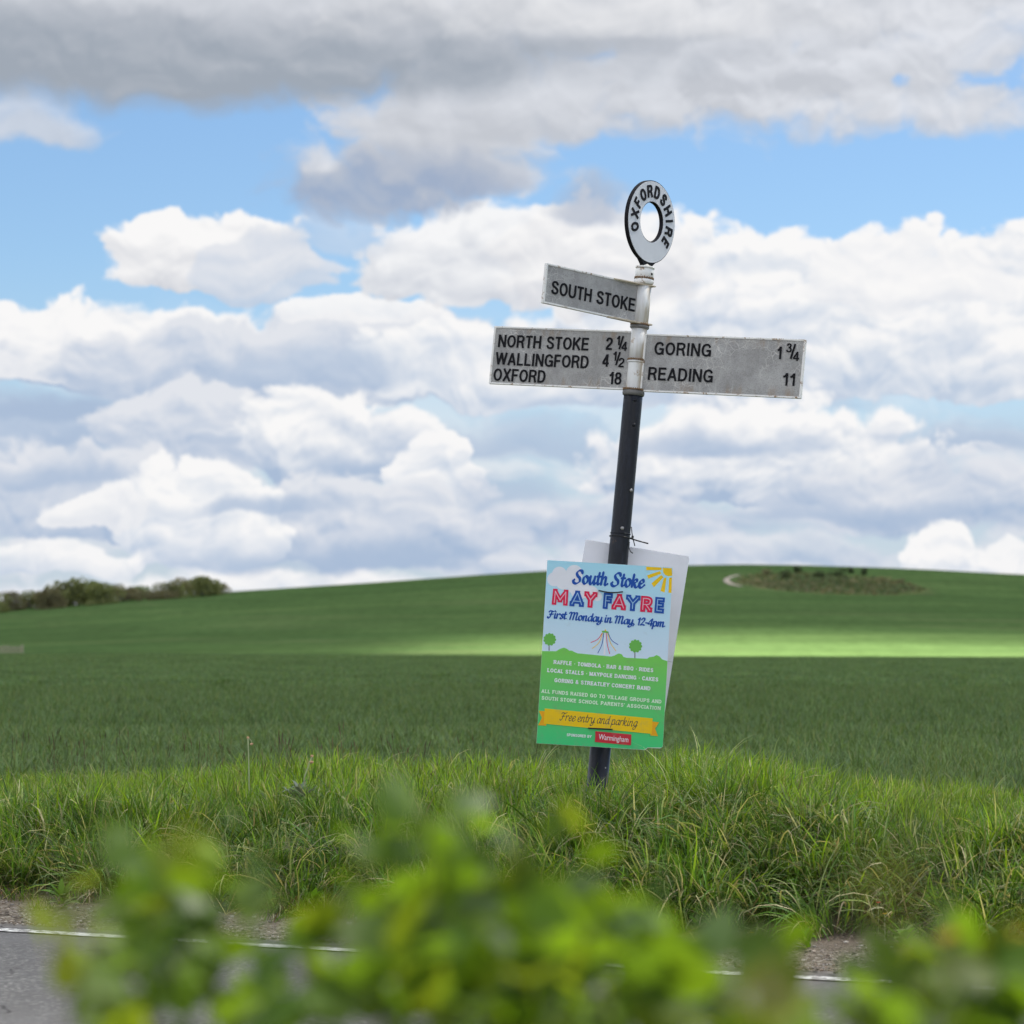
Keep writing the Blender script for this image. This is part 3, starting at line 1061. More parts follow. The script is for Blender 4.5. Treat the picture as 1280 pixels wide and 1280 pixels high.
# ================================================================== the fingerpost
def mat_aged_white():
    m, t, out = new_mat('aged_white_paint')
    o = t.n('ShaderNodeTexCoord').outputs['Object']
    n1 = t.noise(o, 16.0, 5.0, 0.65)
    st = t.noise(t.v('MULTIPLY', o, (1, 1, 0.16)), 42.0, 4.0, 0.6)
    c = t.mix(t.mr(st, 0.4, 0.7, 0, 0.5), (0.74, 0.74, 0.72, 1), (0.50, 0.46, 0.38, 1))
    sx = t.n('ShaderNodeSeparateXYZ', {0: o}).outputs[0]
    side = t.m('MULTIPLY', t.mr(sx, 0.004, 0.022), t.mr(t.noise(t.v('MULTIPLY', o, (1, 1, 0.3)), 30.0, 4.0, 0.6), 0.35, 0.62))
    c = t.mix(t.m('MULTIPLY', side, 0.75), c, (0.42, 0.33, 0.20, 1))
    rust = t.mr(t.m('ADD', n1, t.m('MULTIPLY_ADD', st, 0.5, -0.25)), 0.60, 0.72)
    c = t.mix(rust, c, t.mix(t.noise(o, 120.0, 2.0, 0.5), (0.30, 0.16, 0.07, 1), (0.40, 0.30, 0.17, 1)))
    principled(t, out, c, 0.5, 0.4, normal=bump(t, n1, 0.3, 0.002))
    return m


def mat_sign_face():
    m, t, out = new_mat('weathered_sign_face')
    o = t.n('ShaderNodeTexCoord').outputs['Object']
    n1 = t.noise(o, 9.0, 4.0, 0.6)
    sp = t.noise(o, 260.0, 3.0, 0.75)
    run = t.noise(t.v('MULTIPLY', o, (1, 1, 0.08)), 55.0, 3.0, 0.6)
    c = t.mix(t.mr(n1, 0.3, 0.7), (0.285, 0.28, 0.27, 1), (0.41, 0.405, 0.39, 1))
    c = t.mix(t.mr(sp, 0.45, 0.72, 0, 0.7), c, (0.17, 0.16, 0.145, 1))
    c = t.mix(t.mr(run, 0.58, 0.72, 0, 0.22), c, (0.56, 0.55, 0.51, 1))
    wo_ = t.v('MULTIPLY_ADD', t.v('SUBTRACT', t.noise(o, 30.0, 2.0, 0.5, color=True), (0.5, 0.5, 0.5)), (0.02, 0.02, 0.02), o)
    vo = t.n('ShaderNodeTexVoronoi', {'Vector': wo_, 'Scale': 26.0}, feature='DISTANCE_TO_EDGE').outputs[0]
    vo2 = t.n('ShaderNodeTexVoronoi', {'Vector': wo_, 'Scale': 60.0}, feature='DISTANCE_TO_EDGE').outputs[0]
    where = t.mr(t.noise(o, 5.0, 3.0, 0.5), 0.48, 0.6)
    blot = t.noise(o, 55.0, 4.0, 0.7)
    c = t.mix(t.mr(blot, 0.55, 0.68, 0, 0.25), c, (0.20, 0.195, 0.18, 1))
    zr = t.n('ShaderNodeSeparateXYZ', {0: o}).outputs[2]
    rr_ = t.m('MULTIPLY', t.mr(t.m('ABSOLUTE', zr), 0.060, 0.125), t.mr(t.noise(t.v('MULTIPLY', o, (1, 1, 0.25)), 24.0, 4.0, 0.65), 0.5, 0.7))
    c = t.mix(t.m('MULTIPLY', rr_, 0.6), c, (0.26, 0.17, 0.09, 1))
    ck = t.m('MULTIPLY', where, t.m('MAXIMUM', t.mr(vo, 0.03, 0.008), t.m('MULTIPLY', t.mr(vo2, 0.035, 0.01), 0.6)))
    c = t.mix(t.m('MULTIPLY', ck, 0.7), c, (0.62, 0.60, 0.56, 1))
    h = t.m('SUBTRACT', sp, t.m('MULTIPLY', ck, 0.8))
    principled(t, out, c, 0.65, 0.3, normal=bump(t, h, 0.5, 0.001))
    return m


def mat_rim():
    m, t, out = new_mat('chipped_white_rim')
    o = t.n('ShaderNodeTexCoord').outputs['Object']
    n1 = t.noise(o, 38.0, 5.0, 0.7)
    c = t.mix(t.mr(n1, 0.54, 0.66), (0.76, 0.75, 0.71, 1), (0.30, 0.20, 0.12, 1))
    principled(t, out, c, 0.55, 0.35)
    return m


def mat_black_post():
    m, t, out = new_mat('weathered_black_paint')
    o = t.n('ShaderNodeTexCoord').outputs['Object']
    n1 = t.noise(t.v('MULTIPLY', o, (1, 1, 0.25)), 28.0, 5.0, 0.65)
    n2 = t.noise(o, 70.0, 4.0, 0.6)
    c = t.mix(t.mr(n1, 0.4, 0.68), (0.004, 0.005, 0.009, 1), (0.018, 0.021, 0.031, 1))
    vo = t.n('ShaderNodeTexVoronoi', {'Vector': o, 'Scale': 13.0}).outputs['Distance']
    c = t.mix(t.mr(vo, 0.075, 0.05), c, (0.30, 0.29, 0.27, 1))
    rst = t.mr(t.noise(o, 14.0, 5.0, 0.7), 0.66, 0.74)
    c = t.mix(rst, c, (0.07, 0.045, 0.03, 1))
    rg = t.mr(n1, 0.3, 0.7, 0.35, 0.6)
    principled(t, out, c, rg, 0.3, normal=bump(t, t.m('ADD', n2, t.m('MULTIPLY', n1, 0.8)), 0.35, 0.002))
    return m


MW, MSF, MRIM, MBP = mat_aged_white(), mat_sign_face(), mat_rim(), mat_black_post()
MLET = simple('black_letter_paint', (0.006, 0.006, 0.008), 0.6, 0.15, 0.3)
MGREY = simple('lead_grey_collar', (0.14, 0.135, 0.125), 0.6, 0.4, 0.35, 60)
MRUST = simple('rusty_beading', (0.20, 0.125, 0.07), 0.8, 0.2, 0.5, 120)
MRW = simple('ring_white_paint', (0.62, 0.635, 0.66), 0.5, 0.4, 0.06, 30)
MBEIGE = simple('cream_ledge_paint', (0.50, 0.43, 0.32), 0.6, 0.3, 0.3, 50)
MFIT = simple('galvanised_bolt', (0.3, 0.29, 0.28), 0.4, 0.5, 0.2, 90, metal=0.6)

BASE = at(743.6, 1012, 12.0)
AX = Vector((0.0955, 0.035, 1)).normalized()
LX = (Vector((1, 0, 0)) - AX * AX.x).normalized()
LY = AX.cross(LX)
PM = Matrix.Translation(BASE) @ Matrix((LX, LY, AX)).transposed().to_4x4()
post = empty('signpost', (0, 0, 0))
post.matrix_world = PM
tag(post, 'old leaning roadside fingerpost with black pole, three grey direction arms and a ring on top', 'signpost')


def h_of(row, lx=0.0):
    """height along the post axis that shows at a photo row"""
    lo, hi = -1.0, 5.0
    for _ in range(40):
        mid = (lo + hi) / 2
        if proj(PM @ Vector((lx, 0, mid)))[1] > row:
            lo = mid
        else:
            hi = mid
    return lo


def px_x(p):
    return proj(PM @ Vector(p))[0]


def arm_len(phi, sign, target_px, h):
    """reach along an arm at azimuth phi that shows at a photo column"""
    lo, hi = 0.0, 2.0
    for _ in range(40):
        mid = (lo + hi) / 2
        x = px_x((sign * mid * math.cos(phi), sign * mid * math.sin(phi), h))
        if (x - target_px) * sign < 0:
            lo = mid
        else:
            hi = mid
    return lo


# pole
h_col = h_of(489)
prof = [(0.0445, -0.5), (0.0435, 0.3)]
hz = 0.3
while hz < h_col - 0.02:
    prof.append((0.0435 - 0.0035 * (hz / h_col), hz))
    hz += 0.1
prof.append((0.0398, h_col))
link('pole', bm_mesh('pole', lathe(prof, 48), True), MBP, post)
# joint line on the pole and a few bolts
hj = h_of(667)
link('band', bm_mesh('band', lathe([(0.0415, hj - 0.003), (0.0432, hj - 0.002), (0.0432, hj + 0.002), (0.0415, hj + 0.003)], 48), True), MBP, post)
for k, (row, a) in enumerate(((613, -50), (501, -78), (532, -72), (912, -100), (661, -84))):
    hb = h_of(row)
    M = Matrix.Rotation(math.radians(a), 4, 'Z') @ Matrix.Translation((0.0395 if k != 3 else 0.0425, 0, hb)) @ Matrix.Rotation(math.pi / 2, 4, 'Y')
    link('bolt', bm_mesh('bolt', lathe([(0.0075, 0), (0.0075, 0.004), (0.005, 0.006)], 12, M), True), MFIT if k in (0, 3, 4) else MBP, post)


def collar(name, h0, h1, r, mat, beads=0, bead_up=True, lip=0.004):
    prof = [(r - lip, h0), (r, h0 + lip * .6), (r + lip * .5, (h0 + h1) / 2), (r, h1 - lip * .6), (r - lip, h1)]
    o = link(name, bm_mesh(name, lathe(prof, 40), True), mat, post)
    if beads:
        bm = bmesh.new()
        for i in range(beads):
            a = 2 * math.pi * i / beads
            zc = h1 + 0.003 if bead_up else h0 - 0.003
            M = Matrix.Rotation(a, 4, 'Z') @ Matrix.Translation((r - 0.003, 0, zc)) @ Matrix.Rotation(math.radians(45), 4, 'X')
            bm_box(bm, -0.003, 0.0045, -0.0035, 0.0035, -0.0035, 0.0035, M)
        b = link('beading', bm_mesh('beading', bm), MRUST, o)
        tag(b, kind='stuff')
    return o


rw = 0.0335
# lower black collar, then the white sleeves of the two long arms
collar('collar', h_of(495), h_of(488), 0.0450, MGREY, 30)
h0, h1 = h_of(488), h_of(411)
hm = h_of(452)
link('sleeve', bm_mesh('sleeve', lathe([(rw, h0), (rw + .001, h0 + .002), (rw, hm - .012), (rw, hm - 0.006)], 48), True), MW, post)
collar('collar', hm - 0.006, hm + 0.004, rw + 0.0035, MW, 28, lip=0.003)
link('sleeve', bm_mesh('sleeve', lathe([(rw - .0005, hm + 0.004), (rw - .0005, h1)], 48), True), MW, post)
collar('collar', h1 - 0.001, h_of(406.5), rw + 0.0055, MGREY, 26)
# upper sleeve of the short arm
h2, h3 = h_of(406.5), h_of(357)
link('sleeve', bm_mesh('sleeve', lathe([(rw + .001, h2), (rw + .001, h3)], 48), True), MW, post)
collar('collar', h3 + 0.004, h_of(349), rw + 0.0065, MRIM, 24)
collar('collar', h_of(349), h_of(336), rw + 0.004, MRIM, 0)
collar('collar', h_of(336), h_of(333.5), rw + 0.0065, MRIM, 0, lip=0.002)
# small hole in the top collar
M = Matrix.Rotation(math.radians(-42), 4, 'Z') @ Matrix.Translation((rw + 0.005, 0, h_of(343))) @ Matrix.Rotation(math.pi / 2, 4, 'Y')
link('bolt', bm_mesh('bolt', lathe([(0.005, 0), (0.005, 0.003), (0.003, 0.004)], 10, M), True), MLET, post)


def arm(label, phi, sign, x_tip, h_lo, h_hi, lines, depth=0.016):
    """a cast finger; sign -1 points left, +1 right.  Its face looks to the road."""
    hmid = (h_lo + h_hi) / 2
    L = arm_len(phi, sign, x_tip, hmid)
    root = empty('finger_arm')
    root.parent = post
    # local frame: x along the arm to the right in the picture, z up, y away from the viewer
    root.matrix_local = Matrix.Translation((0, 0, hmid)) @ Matrix.Rotation(phi, 4, 'Z')
    root['label'] = label
    H2 = (h_hi - h_lo) / 2
    xa, xb = (-L, -0.030) if sign < 0 else (0.030, L)
    bm = bmesh.new()
    bm_box(bm, xa, xb, -depth / 2 + 0.003, depth / 2 - 0.003, -H2, H2)
    link('panel', bm_mesh('panel', bm, bevel=0.0012, seg=1), MSF, root)
    # raised rim
    rwid = 0.0075
    bm = bmesh.new()
    y0, y1 = -depth / 2, depth / 2
    bm_box(bm, xa - 0.002, xb, y0, y1, H2 - rwid * .5, H2 + rwid * .5)
    bm_box(bm, xa - 0.002, xb, y0, y1, -H2 - rwid * .5, -H2 + rwid * .5)
    if sign < 0:
        bm_box(bm, xa - 0.003, xa + rwid * .8, y0 + .0004, y1 - .0004, -H2 - rwid * .3, H2 + rwid * .3)
    else:
        bm_box(bm, xb - rwid * .8, xb + 0.003, y0 + .0004, y1 - .0004, -H2 - rwid * .3, H2 + rwid * .3)
        bm_box(bm, xa - 0.004, xa + rwid * 1.1, y0 - .004, y1 - .0004, -H2 - rwid * .3, H2 + rwid * .3)
    link('rim', bm_mesh('rim', bm, bevel=0.0015, seg=2), MRIM, root)
    for (txt, px0, px1, rbase, rcap, bold) in lines:
        # columns -> local x
        def lx(px):
            lo, hi = -1.5, 1.5
            for _ in range(40):
                mid = (lo + hi) / 2
                p = (mid * math.cos(phi), mid * math.sin(phi), hmid)
                if px_x(p) < px:
                    lo = mid
                else:
                    hi = mid
            return lo

        def lz(px, row):
            xx = lx(px)
            lo, hi = -1.0, 1.0
            for _ in range(40):
                mid = (lo + hi) / 2
                p = PM @ Vector((xx * math.cos(phi), xx * math.sin(phi), hmid + mid))
                if proj(p)[1] > row:
                    lo = mid
                else:
                    hi = mid
            return lo
        # rows are given at the left end of each word; the letters lean with the post
        b0, c0 = lz(px0, rbase), lz(px0, rcap)
        cap = c0 - b0
        vs, fs = block_text(txt, lx(px0), lx(px1), b0, cap, weight=0.158, depth=0.003)
        vs = [Vector((v.x, -(depth / 2 - 0.003) - v.z - 0.0001, v.y)) for v in vs]
        link('lettering', mesh('lettering', vs, fs), MLET, root)
    return root, L, H2


PHI_M = math.radians(-22)
PHI_S = math.radians(38)
BO = 0.012
armL, _, _ = arm('left arm reading North Stoke, Wallingford and Oxford', PHI_M, -1, 616, h_of(487), h_of(415.5), [
    ('NORTH STOKE', 622, 735, 434, 418.5, BO), ('2', 756.3, 764.5, 437.5, 422, BO), ('1', 769, 773.5, 431.5, 420, BO), ('/', 773, 777.5, 436.5, 420.5, BO), ('4', 776, 783, 438.7, 427.3, BO),
    ('WALLINGFORD', 621, 737, 456, 440.5, BO), ('4', 754, 762.2, 458.5, 443, BO), ('1', 766.7, 771, 451, 439.6, BO), ('/', 770.7, 775.2, 456.5, 440.5, BO), ('2', 774, 781.4, 459.2, 447.5, BO),
    ('OXFORD', 620, 685, 476, 460.5, BO), ('18', 764, 779.8, 480.5, 465, BO)])
armR, _, _ = arm('right arm with crazed paint reading Goring and Reading', PHI_M, 1, 1004, h_of(488), h_of(418), [
    ('GORING', 817, 888, 443.5, 427.5, BO), ('1', 970.3, 976, 449, 433.5, BO), ('3', 981.3, 988.2, 440.8, 429.3, BO), ('/', 987.3, 992.5, 448.5, 430.5, BO), ('4', 990.6, 998.2, 451.3, 439.8, BO),
    ('READING', 812, 893, 475, 459, BO), ('11', 980, 996, 482, 466.5, BO)])
armS, LS, HS = arm('short upper arm reading South Stoke', PHI_S, -1, 680.5, h_of(404), h_of(357.5), [
    ('SOUTH STOKE', 688.5, 793, 367, 350.5, 0.014)])
# cream ledges that brace the short arm to its sleeve
for z0, z1, x0, fr in ((HS - 0.002, HS + 0.004, -0.17, 1), (-HS - 0.007, -HS + 0.000, -0.185, -1)):
    bm = bmesh.new()
    vv = bm_box(bm, x0, 0.036, -0.040, 0.0, z0, z1)
    for v in vv:
        if v.co.x < 0:
            v.co.y = max(v.co.y, -0.012)
    link('ledge', bm_mesh('ledge', bm, bevel=0.001, seg=1), MBEIGE, armS)

# ring finial
PHI_R = math.radians(53.0)
hc = h_of(277.5)
Rout = (h_of(227.5) - h_of(329.5)) / 2
ringM = Matrix.Translation((0.002, 0, hc)) @ Matrix.Rotation(PHI_R, 4, 'Z')
Rin = Rout * 0.475


def annulus(r0, r1, y0, y1, n=72, squash=1.0):
    vs, fs = [], []
    for i in range(n):
        a = 2 * math.pi * i / n
        c_, s_ = math.cos(a), math.sin(a)
        vs += [(r0 * c_ * squash, y0, r0 * s_), (r1 * c_, y0, r1 * s_), (r1 * c_, y1, r1 * s_), (r0 * c_ * squash, y1, r0 * s_)]
    for i in range(n):
        a, b = 4 * i, 4 * ((i + 1) % n)
        for k in range(4):
            k2 = (k + 1) % 4
            fs.append((a + k, a + k2, b + k2, b + k))
    me = mesh('ring', vs, fs)
    bm = bmesh.new()
    bm.from_mesh(me)
    bmesh.ops.recalc_face_normals(bm, faces=list(bm.faces))
    bm.to_mesh(me)
    bm.free()
    return me


ring = empty('ring_finial')
ring.parent = post
ring.matrix_local = ringM
ring['label'] = 'white faced ring with black edges reading Oxfordshire'
link('ring_body', annulus(Rin, Rout, -0.0085, 0.0085), MLET, ring)
link('ring_face', annulus(Rin + 0.0035, Rout - 0.0035, -0.0105, 0.0105), MRW, ring)
# flared neck
bm = bmesh.new()
rb = Rout
v_ = [(-0.058, -rb * 0.93), (0.058, -rb * 0.93), (0.030, -rb - 0.012), (0.028, -rb - 0.034), (-0.028, -rb - 0.034), (-0.030, -rb - 0.012)]
f1 = [bm.verts.new((x, -0.0095, z)) for x, z in v_]
f2 = [bm.verts.new((x, 0.0095, z)) for x, z in v_]
bm.faces.new(f1)
bm.faces.new(list(reversed(f2)))
for i in range(6):
    bm.faces.new((f1[i], f1[(i + 1) % 6], f2[(i + 1) % 6], f2[i]))
link('neck', bm_mesh('neck', bm), MLET, ring)
link('cap', bm_mesh('cap', lathe([(rw + 0.002, h_of(334)), (0.018, h_of(331.5)), (0.003, h_of(328.5))], 24), True), MW, post)
word = 'OXFORDSHIRE'
rm = (Rin + Rout) / 2
ch_h = (Rout - Rin) * 0.56
angs = [200, 175, 152.5, 129.5, 106, 82, 57.5, 33, 13, -7.5, -31]
for ch, ang in zip(word, angs):
    wch = ch_h * {'I': 0.20, 'F': 0.52, 'E': 0.55, 'X': 0.72, 'S': 0.66}.get(ch, 0.72)
    vs, fs = block_text(ch, -wch / 2, wch / 2, -ch_h / 2, ch_h, weight=0.21, depth=0.003)
    a = math.radians(ang)
    rot = a - math.pi / 2
    out_ = []
    for v in vs:
        x = v.x * math.cos(rot) - (v.y) * math.sin(rot) + rm * math.cos(a)
        z = v.x * math.sin(rot) + (v.y) * math.cos(rot) + rm * math.sin(a)
        out_.append(Vector((x, -0.0106 - v.z, z)))
    link('letter', mesh('letter', out_, fs), MLET, ring)

# ================================================================== the fayre poster and the board behind it
WP, HP = 156.3 / 300, 227.6 / 300
POSTER_Y = 11.925


def sheet_mat(name, col, rough=0.5, tr=0.18):
    m, t, out = new_mat(name)
    o = t.n('ShaderNodeTexCoord').outputs['Object']
    c = col
    if isinstance(col, tuple):
        f = t.noise(o, 6.0, 3.0, 0.6)
        c = t.mix(t.mr(f, 0.3, 0.7), col, tuple(x * 0.94 for x in col[:3]) + (1,))
    gr = t.m('ADD', t.noise(o, 14.0, 5.0, 0.75), t.m('MULTIPLY', t.n('ShaderNodeSeparateXYZ', {0: o}).outputs[1], -0.22))
    c = t.mix(t.mr(gr, 0.56, 0.78, 0, 0.30), c, (0.30, 0.27, 0.20, 1))
    fl = t.n('ShaderNodeTexWave', {'Vector': o, 'Scale': 38.0, 'Distortion': 0.0}, bands_direction='X').outputs['Fac']
    wv = t.noise(o, 3.0, 2.0, 0.5)
    p = principled(t, None, c, rough, 0.35, normal=bump(t, t.m('ADD', t.m('MULTIPLY', fl, 0.05), wv), 0.25, 0.01))
    tb = t.n('ShaderNodeBsdfTranslucent', {'Color': c})
    ms = t.n('ShaderNodeMixShader', {0: tr, 1: p.outputs[0], 2: tb.outputs[0]})
    t.t.links.new(ms.outputs[0], out.inputs[0])
    return m


def grad_mat(name, z0, z1, c0, c1, tr=0.18):
    """print that runs from one ink colour at height z0 to another at z1 (sheet's own frame)"""
    m, t, out = new_mat(name)
    o = t.n('ShaderNodeTexCoord').outputs['Object']
    sp = t.n('ShaderNodeSeparateXYZ', {0: o})
    c = t.mix(t.mr(sp.outputs[1], z0, z1, smooth=False), c0, c1)
    gr = t.m('ADD', t.noise(o, 14.0, 5.0, 0.75), t.m('MULTIPLY', sp.outputs[1], -0.22))
    c = t.mix(t.mr(gr, 0.56, 0.78, 0, 0.30), c, (0.30, 0.27, 0.20, 1))
    wv = t.noise(o, 3.0, 2.0, 0.5)
    p = principled(t, None, c, 0.42, 0.35, normal=bump(t, wv, 0.25, 0.01))
    tb = t.n('ShaderNodeBsdfTranslucent', {'Color': c})
    ms = t.n('ShaderNodeMixShader', {0: tr, 1: p.outputs[0], 2: tb.outputs[0]})
    t.t.links.new(ms.outputs[0], out.inputs[0])
    return m


def board_frame(cx_px, cy_px, Yd, tilt_deg, yaw_deg):
    """matrix of a board: local x right, y up, z towards the viewer"""
    ctr = at(cx_px, cy_px, Yd)
    R = Matrix.Rotation(math.radians(yaw_deg), 4, 'Z') @ Matrix.Rotation(math.radians(90), 4, 'X') @ Matrix.Rotation(math.radians(-tilt_deg), 4, 'Z')
    R = Matrix.Rotation(math.radians(-2.0), 4, 'X') @ R
    return Matrix.Translation(ctr) @ R


def outline_prism(name, pts, z0, z1, mat, parent):
    """flat shape cut out with a thickness"""
    n = len(pts)
    vs = [(x, y, z0) for x, y in pts] + [(x, y, z1) for x, y in pts]
    fs = [tuple(range(n - 1, -1, -1)), tuple(range(n, 2 * n))] + [(i, (i + 1) % n, n + (i + 1) % n, n + i) for i in range(n)]
    me = mesh(name, vs, fs)
    bm = bmesh.new()
    bm.from_mesh(me)
    bmesh.ops.triangulate(bm, faces=[f for f in bm.faces if len(f.verts) > 4])
    bmesh.ops.recalc_face_normals(bm, faces=list(bm.faces))
    bm.to_mesh(me)
    bm.free()
    return link(name, me, mat, parent)


poster = empty('poster')
poster.matrix_world = board_frame(756.0, 819.0, POSTER_Y, 3.45, 0)
tag(poster, 'bright blue and green village May Fayre poster tied to the front of the leaning post', 'poster')
TL, TR_, BL = (686, 701), (842, 709), (670, 928)


def pl(px, py):
    ux, uy = TR_[0] - TL[0], TR_[1] - TL[1]
    vx, vy = BL[0] - TL[0], BL[1] - TL[1]
    dx, dy = px - TL[0], py - TL[1]
    det = ux * vy - uy * vx
    a = (dx * vy - dy * vx) / det
    b = (ux * dy - uy * dx) / det
    return Vector(((a - 0.5) * WP, (0.5 - b) * HP))


def A(x, y):       # from the enlarged crop of the poster's upper half
    return pl(660 + x / 6.737, 690 + y / 6.737)


def B(x, y):       # lower half
    return pl(660 + x / 6.737, 810 + y / 6.737)


PAL = {
    'white': lrgb(244, 244, 248), 'yellow': lrgb(255, 208, 0), 'blue': lrgb(18, 84, 176), 'red': lrgb(232, 24, 78),
    'green': lrgb(116, 194, 84), 'trunk': lrgb(86, 52, 60), 'pink': lrgb(240, 190, 205), 'pale': lrgb(160, 200, 232),
    'ink': lrgb(60, 58, 66), 'boxred': lrgb(214, 44, 58), 'mint': lrgb(236, 252, 228), 'board': lrgb(240, 240, 244),
}
PM_ = {k: sheet_mat('print_' + k, v) for k, v in PAL.items()}
cr = 0.012
pts = [(-WP / 2, HP / 2), (-WP / 2, -HP / 2)]
pts += [(WP / 2 - 0.072, -HP / 2 - 0.0005), (WP / 2 - 0.062, -HP / 2 + 0.009)]
pts += [(WP / 2 - cr + cr * math.sin(t), -HP / 2 + 0.010 + cr - cr * math.cos(t)) for t in (0.0, 0.4, 0.8, 1.2, 1.57)]
pts += [(WP / 2, HP / 2)]
sheet_o = outline_prism('sheet', [(x, y) for x, y in pts], -0.005, 0.0, PM_['board'], poster)
LAYER = [0]


def flat(name, polys, mat, label=None, z=None, parent=None):
    """printed shapes on the sheet, each print a hair above the last"""
    if z is None:
        LAYER[0] += 1
        z = 0.00014 * LAYER[0]
    vs, fs = [], []
    for j, pg in enumerate(polys):
        b = len(vs)
        vs += [Vector((p[0], p[1], z + 4e-6 * j)) for p in pg]
        fs.append(tuple(range(b, b + len(pg))))
    me = mesh(name, vs, fs)
    bm = bmesh.new()
    bm.from_mesh(me)
    for f in bm.faces:
        if f.normal.z < 0:
            f.normal_flip()
    bmesh.ops.triangulate(bm, faces=[f for f in bm.faces if len(f.verts) > 4])
    bm.to_mesh(me)
    bm.free()
    o = link(name, me, mat, parent or poster)
    if label:
        o['label'] = label
    return o


def circ(c, r, n=22):
    return [(c[0] + r * math.cos(2 * math.pi * i / n), c[1] + r * math.sin(2 * math.pi * i / n)) for i in range(n)]


PXM = 1 / 300.0
mg = 0.0015
yb0 = A(110, 835)
yb1 = A(1165, 910)
m_sky = grad_mat('print_sky', HP / 2, -0.02, lrgb(176, 230, 246), lrgb(220, 236, 250))
m_grass = grad_mat('print_meadow', 0.0, -HP / 2, lrgb(128, 212, 90), lrgb(64, 210, 128))
flat('printed_sky', [[(-WP / 2 + mg * .3, HP / 2 - mg * .3), (-WP / 2 + mg * .3, yb0[1] - .01), (WP / 2 - mg * .3, yb1[1] - .01), (WP / 2 - mg * .3, HP / 2 - mg * .3)]], m_sky)
k_ = 1 / 6.737 * PXM
flat('printed_cloud', [circ(A(x, y), r * k_) for x, y, r in ((275, 190, 62), (400, 185, 72), (232, 235, 60), (310, 250, 72), (380, 240, 60),
                                                            (440, 330, 72), (370, 320, 24), (540, 350, 62), (590, 375, 40), (500, 330, 60))], PM_['white'])
# sun in the corner
sunp = [A(*p) for p in ((1140, 130), (1218, 133), (1220, 195), (1190, 201), (1162, 192), (1145, 170))]
rays = [[(1003, 122), (1132, 128), (1132, 150), (1003, 152)], [(1010, 195), (1118, 158), (1128, 180), (1020, 223)],
        [(1045, 262), (1130, 190), (1145, 212), (1065, 295)], [(1120, 325), (1150, 215), (1172, 212), (1155, 338)],
        [(1186, 340), (1194, 212), (1218, 212), (1212, 340)]]
flat('printed_sun', [sunp] + [[A(*p) for p in r_] for r_ in rays], PM_['yellow'])
# meadow with bushes
mead = [(-WP / 2 + mg * .3, yb0[1])]
for (x, y) in ((240, 836), (262, 822), (285, 812), (305, 806), (330, 815), (350, 830), (372, 830), (395, 842), (420, 852)):
    mead.append(tuple(A(x, y)))
for (x, y) in ((700, 876), (728, 868), (745, 858), (765, 850), (790, 858), (802, 878), (830, 886), (1000, 892), (1020, 878), (1055, 874), (1080, 860), (1105, 872), (1125, 896)):
    mead.append(tuple(A(x, y)))
mead += [(WP / 2 - mg * .3, yb1[1]), (WP / 2 - mg * .3, -HP / 2 + 0.022), (WP / 2 - 0.004, -HP / 2 + 0.013), (WP / 2 - 0.062, -HP / 2 + 0.0105), (WP / 2 - 0.074, -HP / 2 + mg * .3), (-WP / 2 + mg * .3, -HP / 2 + mg * .3)]
flat('printed_meadow', [mead], m_grass)
# trees
for cx, cy, r, tb in ((188, 738, 52, 832), (905, 787, 54, 888)):
    c0 = A(cx, cy)
    tr0, tr1 = A(cx - 6, cy + 30), A(cx - 7, tb)
    tr_ = flat('printed_tree', [[(tr0[0] - .0013, tr0[1]), (tr1[0] - .0018, tr1[1]), (tr1[0] + .0018, tr1[1]), (tr0[0] + .0013, tr0[1])]], PM_['trunk'])
    lob = [circ(c0, r * 0.88 * k_)] + [circ((c0[0] + r * .80 * k_ * math.cos(a), c0[1] + r * .80 * k_ * math.sin(a)), r * .24 * k_, 10) for a in [i * 2 * math.pi / 11 for i in range(11)]]
    flat('printed_crown', lob, PM_['green'], parent=tr_)
# maypole
LAYER[0] += 1
zz = 0.00014 * LAYER[0]
top = A(652, 672)
mp = flat('printed_maypole', [[A(646, 680), A(636, 862), A(652, 862), A(656, 680)]], PM_['white'], z=zz)
for (ex, ey, col, bend) in ((530, 762, 'red', 12), (542, 812, 'yellow', 14), (588, 850, 'blue', 10), (688, 856, 'red', -6), (740, 830, 'yellow', -10), (760, 778, 'blue', -12)):
    e = A(ex, ey)
    sx = 628 + (ex - 530) / 230 * 48
    st_ = A(sx, 680)
    midp = A((sx + ex) / 2 + bend, (680 + ey) / 2 + bend * (1 if bend > 0 else -1) * 0.9)
    path = smooth_path([tuple(st_), tuple(midp), tuple(e)], 6)
    vs, fs = [], []
    LAYER[0] += 0.2
    ribbon(path, lambda d_: 0.0013, 0.00014 * LAYER[0], vs, fs)
    link('printed_ribbon', mesh('printed_ribbon', vs, fs), PM_[col], mp)
flat('printed_garland', [[A(624, 664), A(652, 660), A(682, 670), A(680, 680), A(652, 678), A(626, 676)]], PM_['green'], parent=mp)
flat('printed_star', [[A(646, 664), A(654, 646), A(662, 666)]], PM_['yellow'], parent=mp)


def place_line(vs, p0, ang):
    c_, s_ = math.cos(ang), math.sin(ang)
    return [Vector((p0[0] + v.x * c_ - v.y * s_, p0[1] + v.x * s_ + v.y * c_, v.z)) for v in vs]


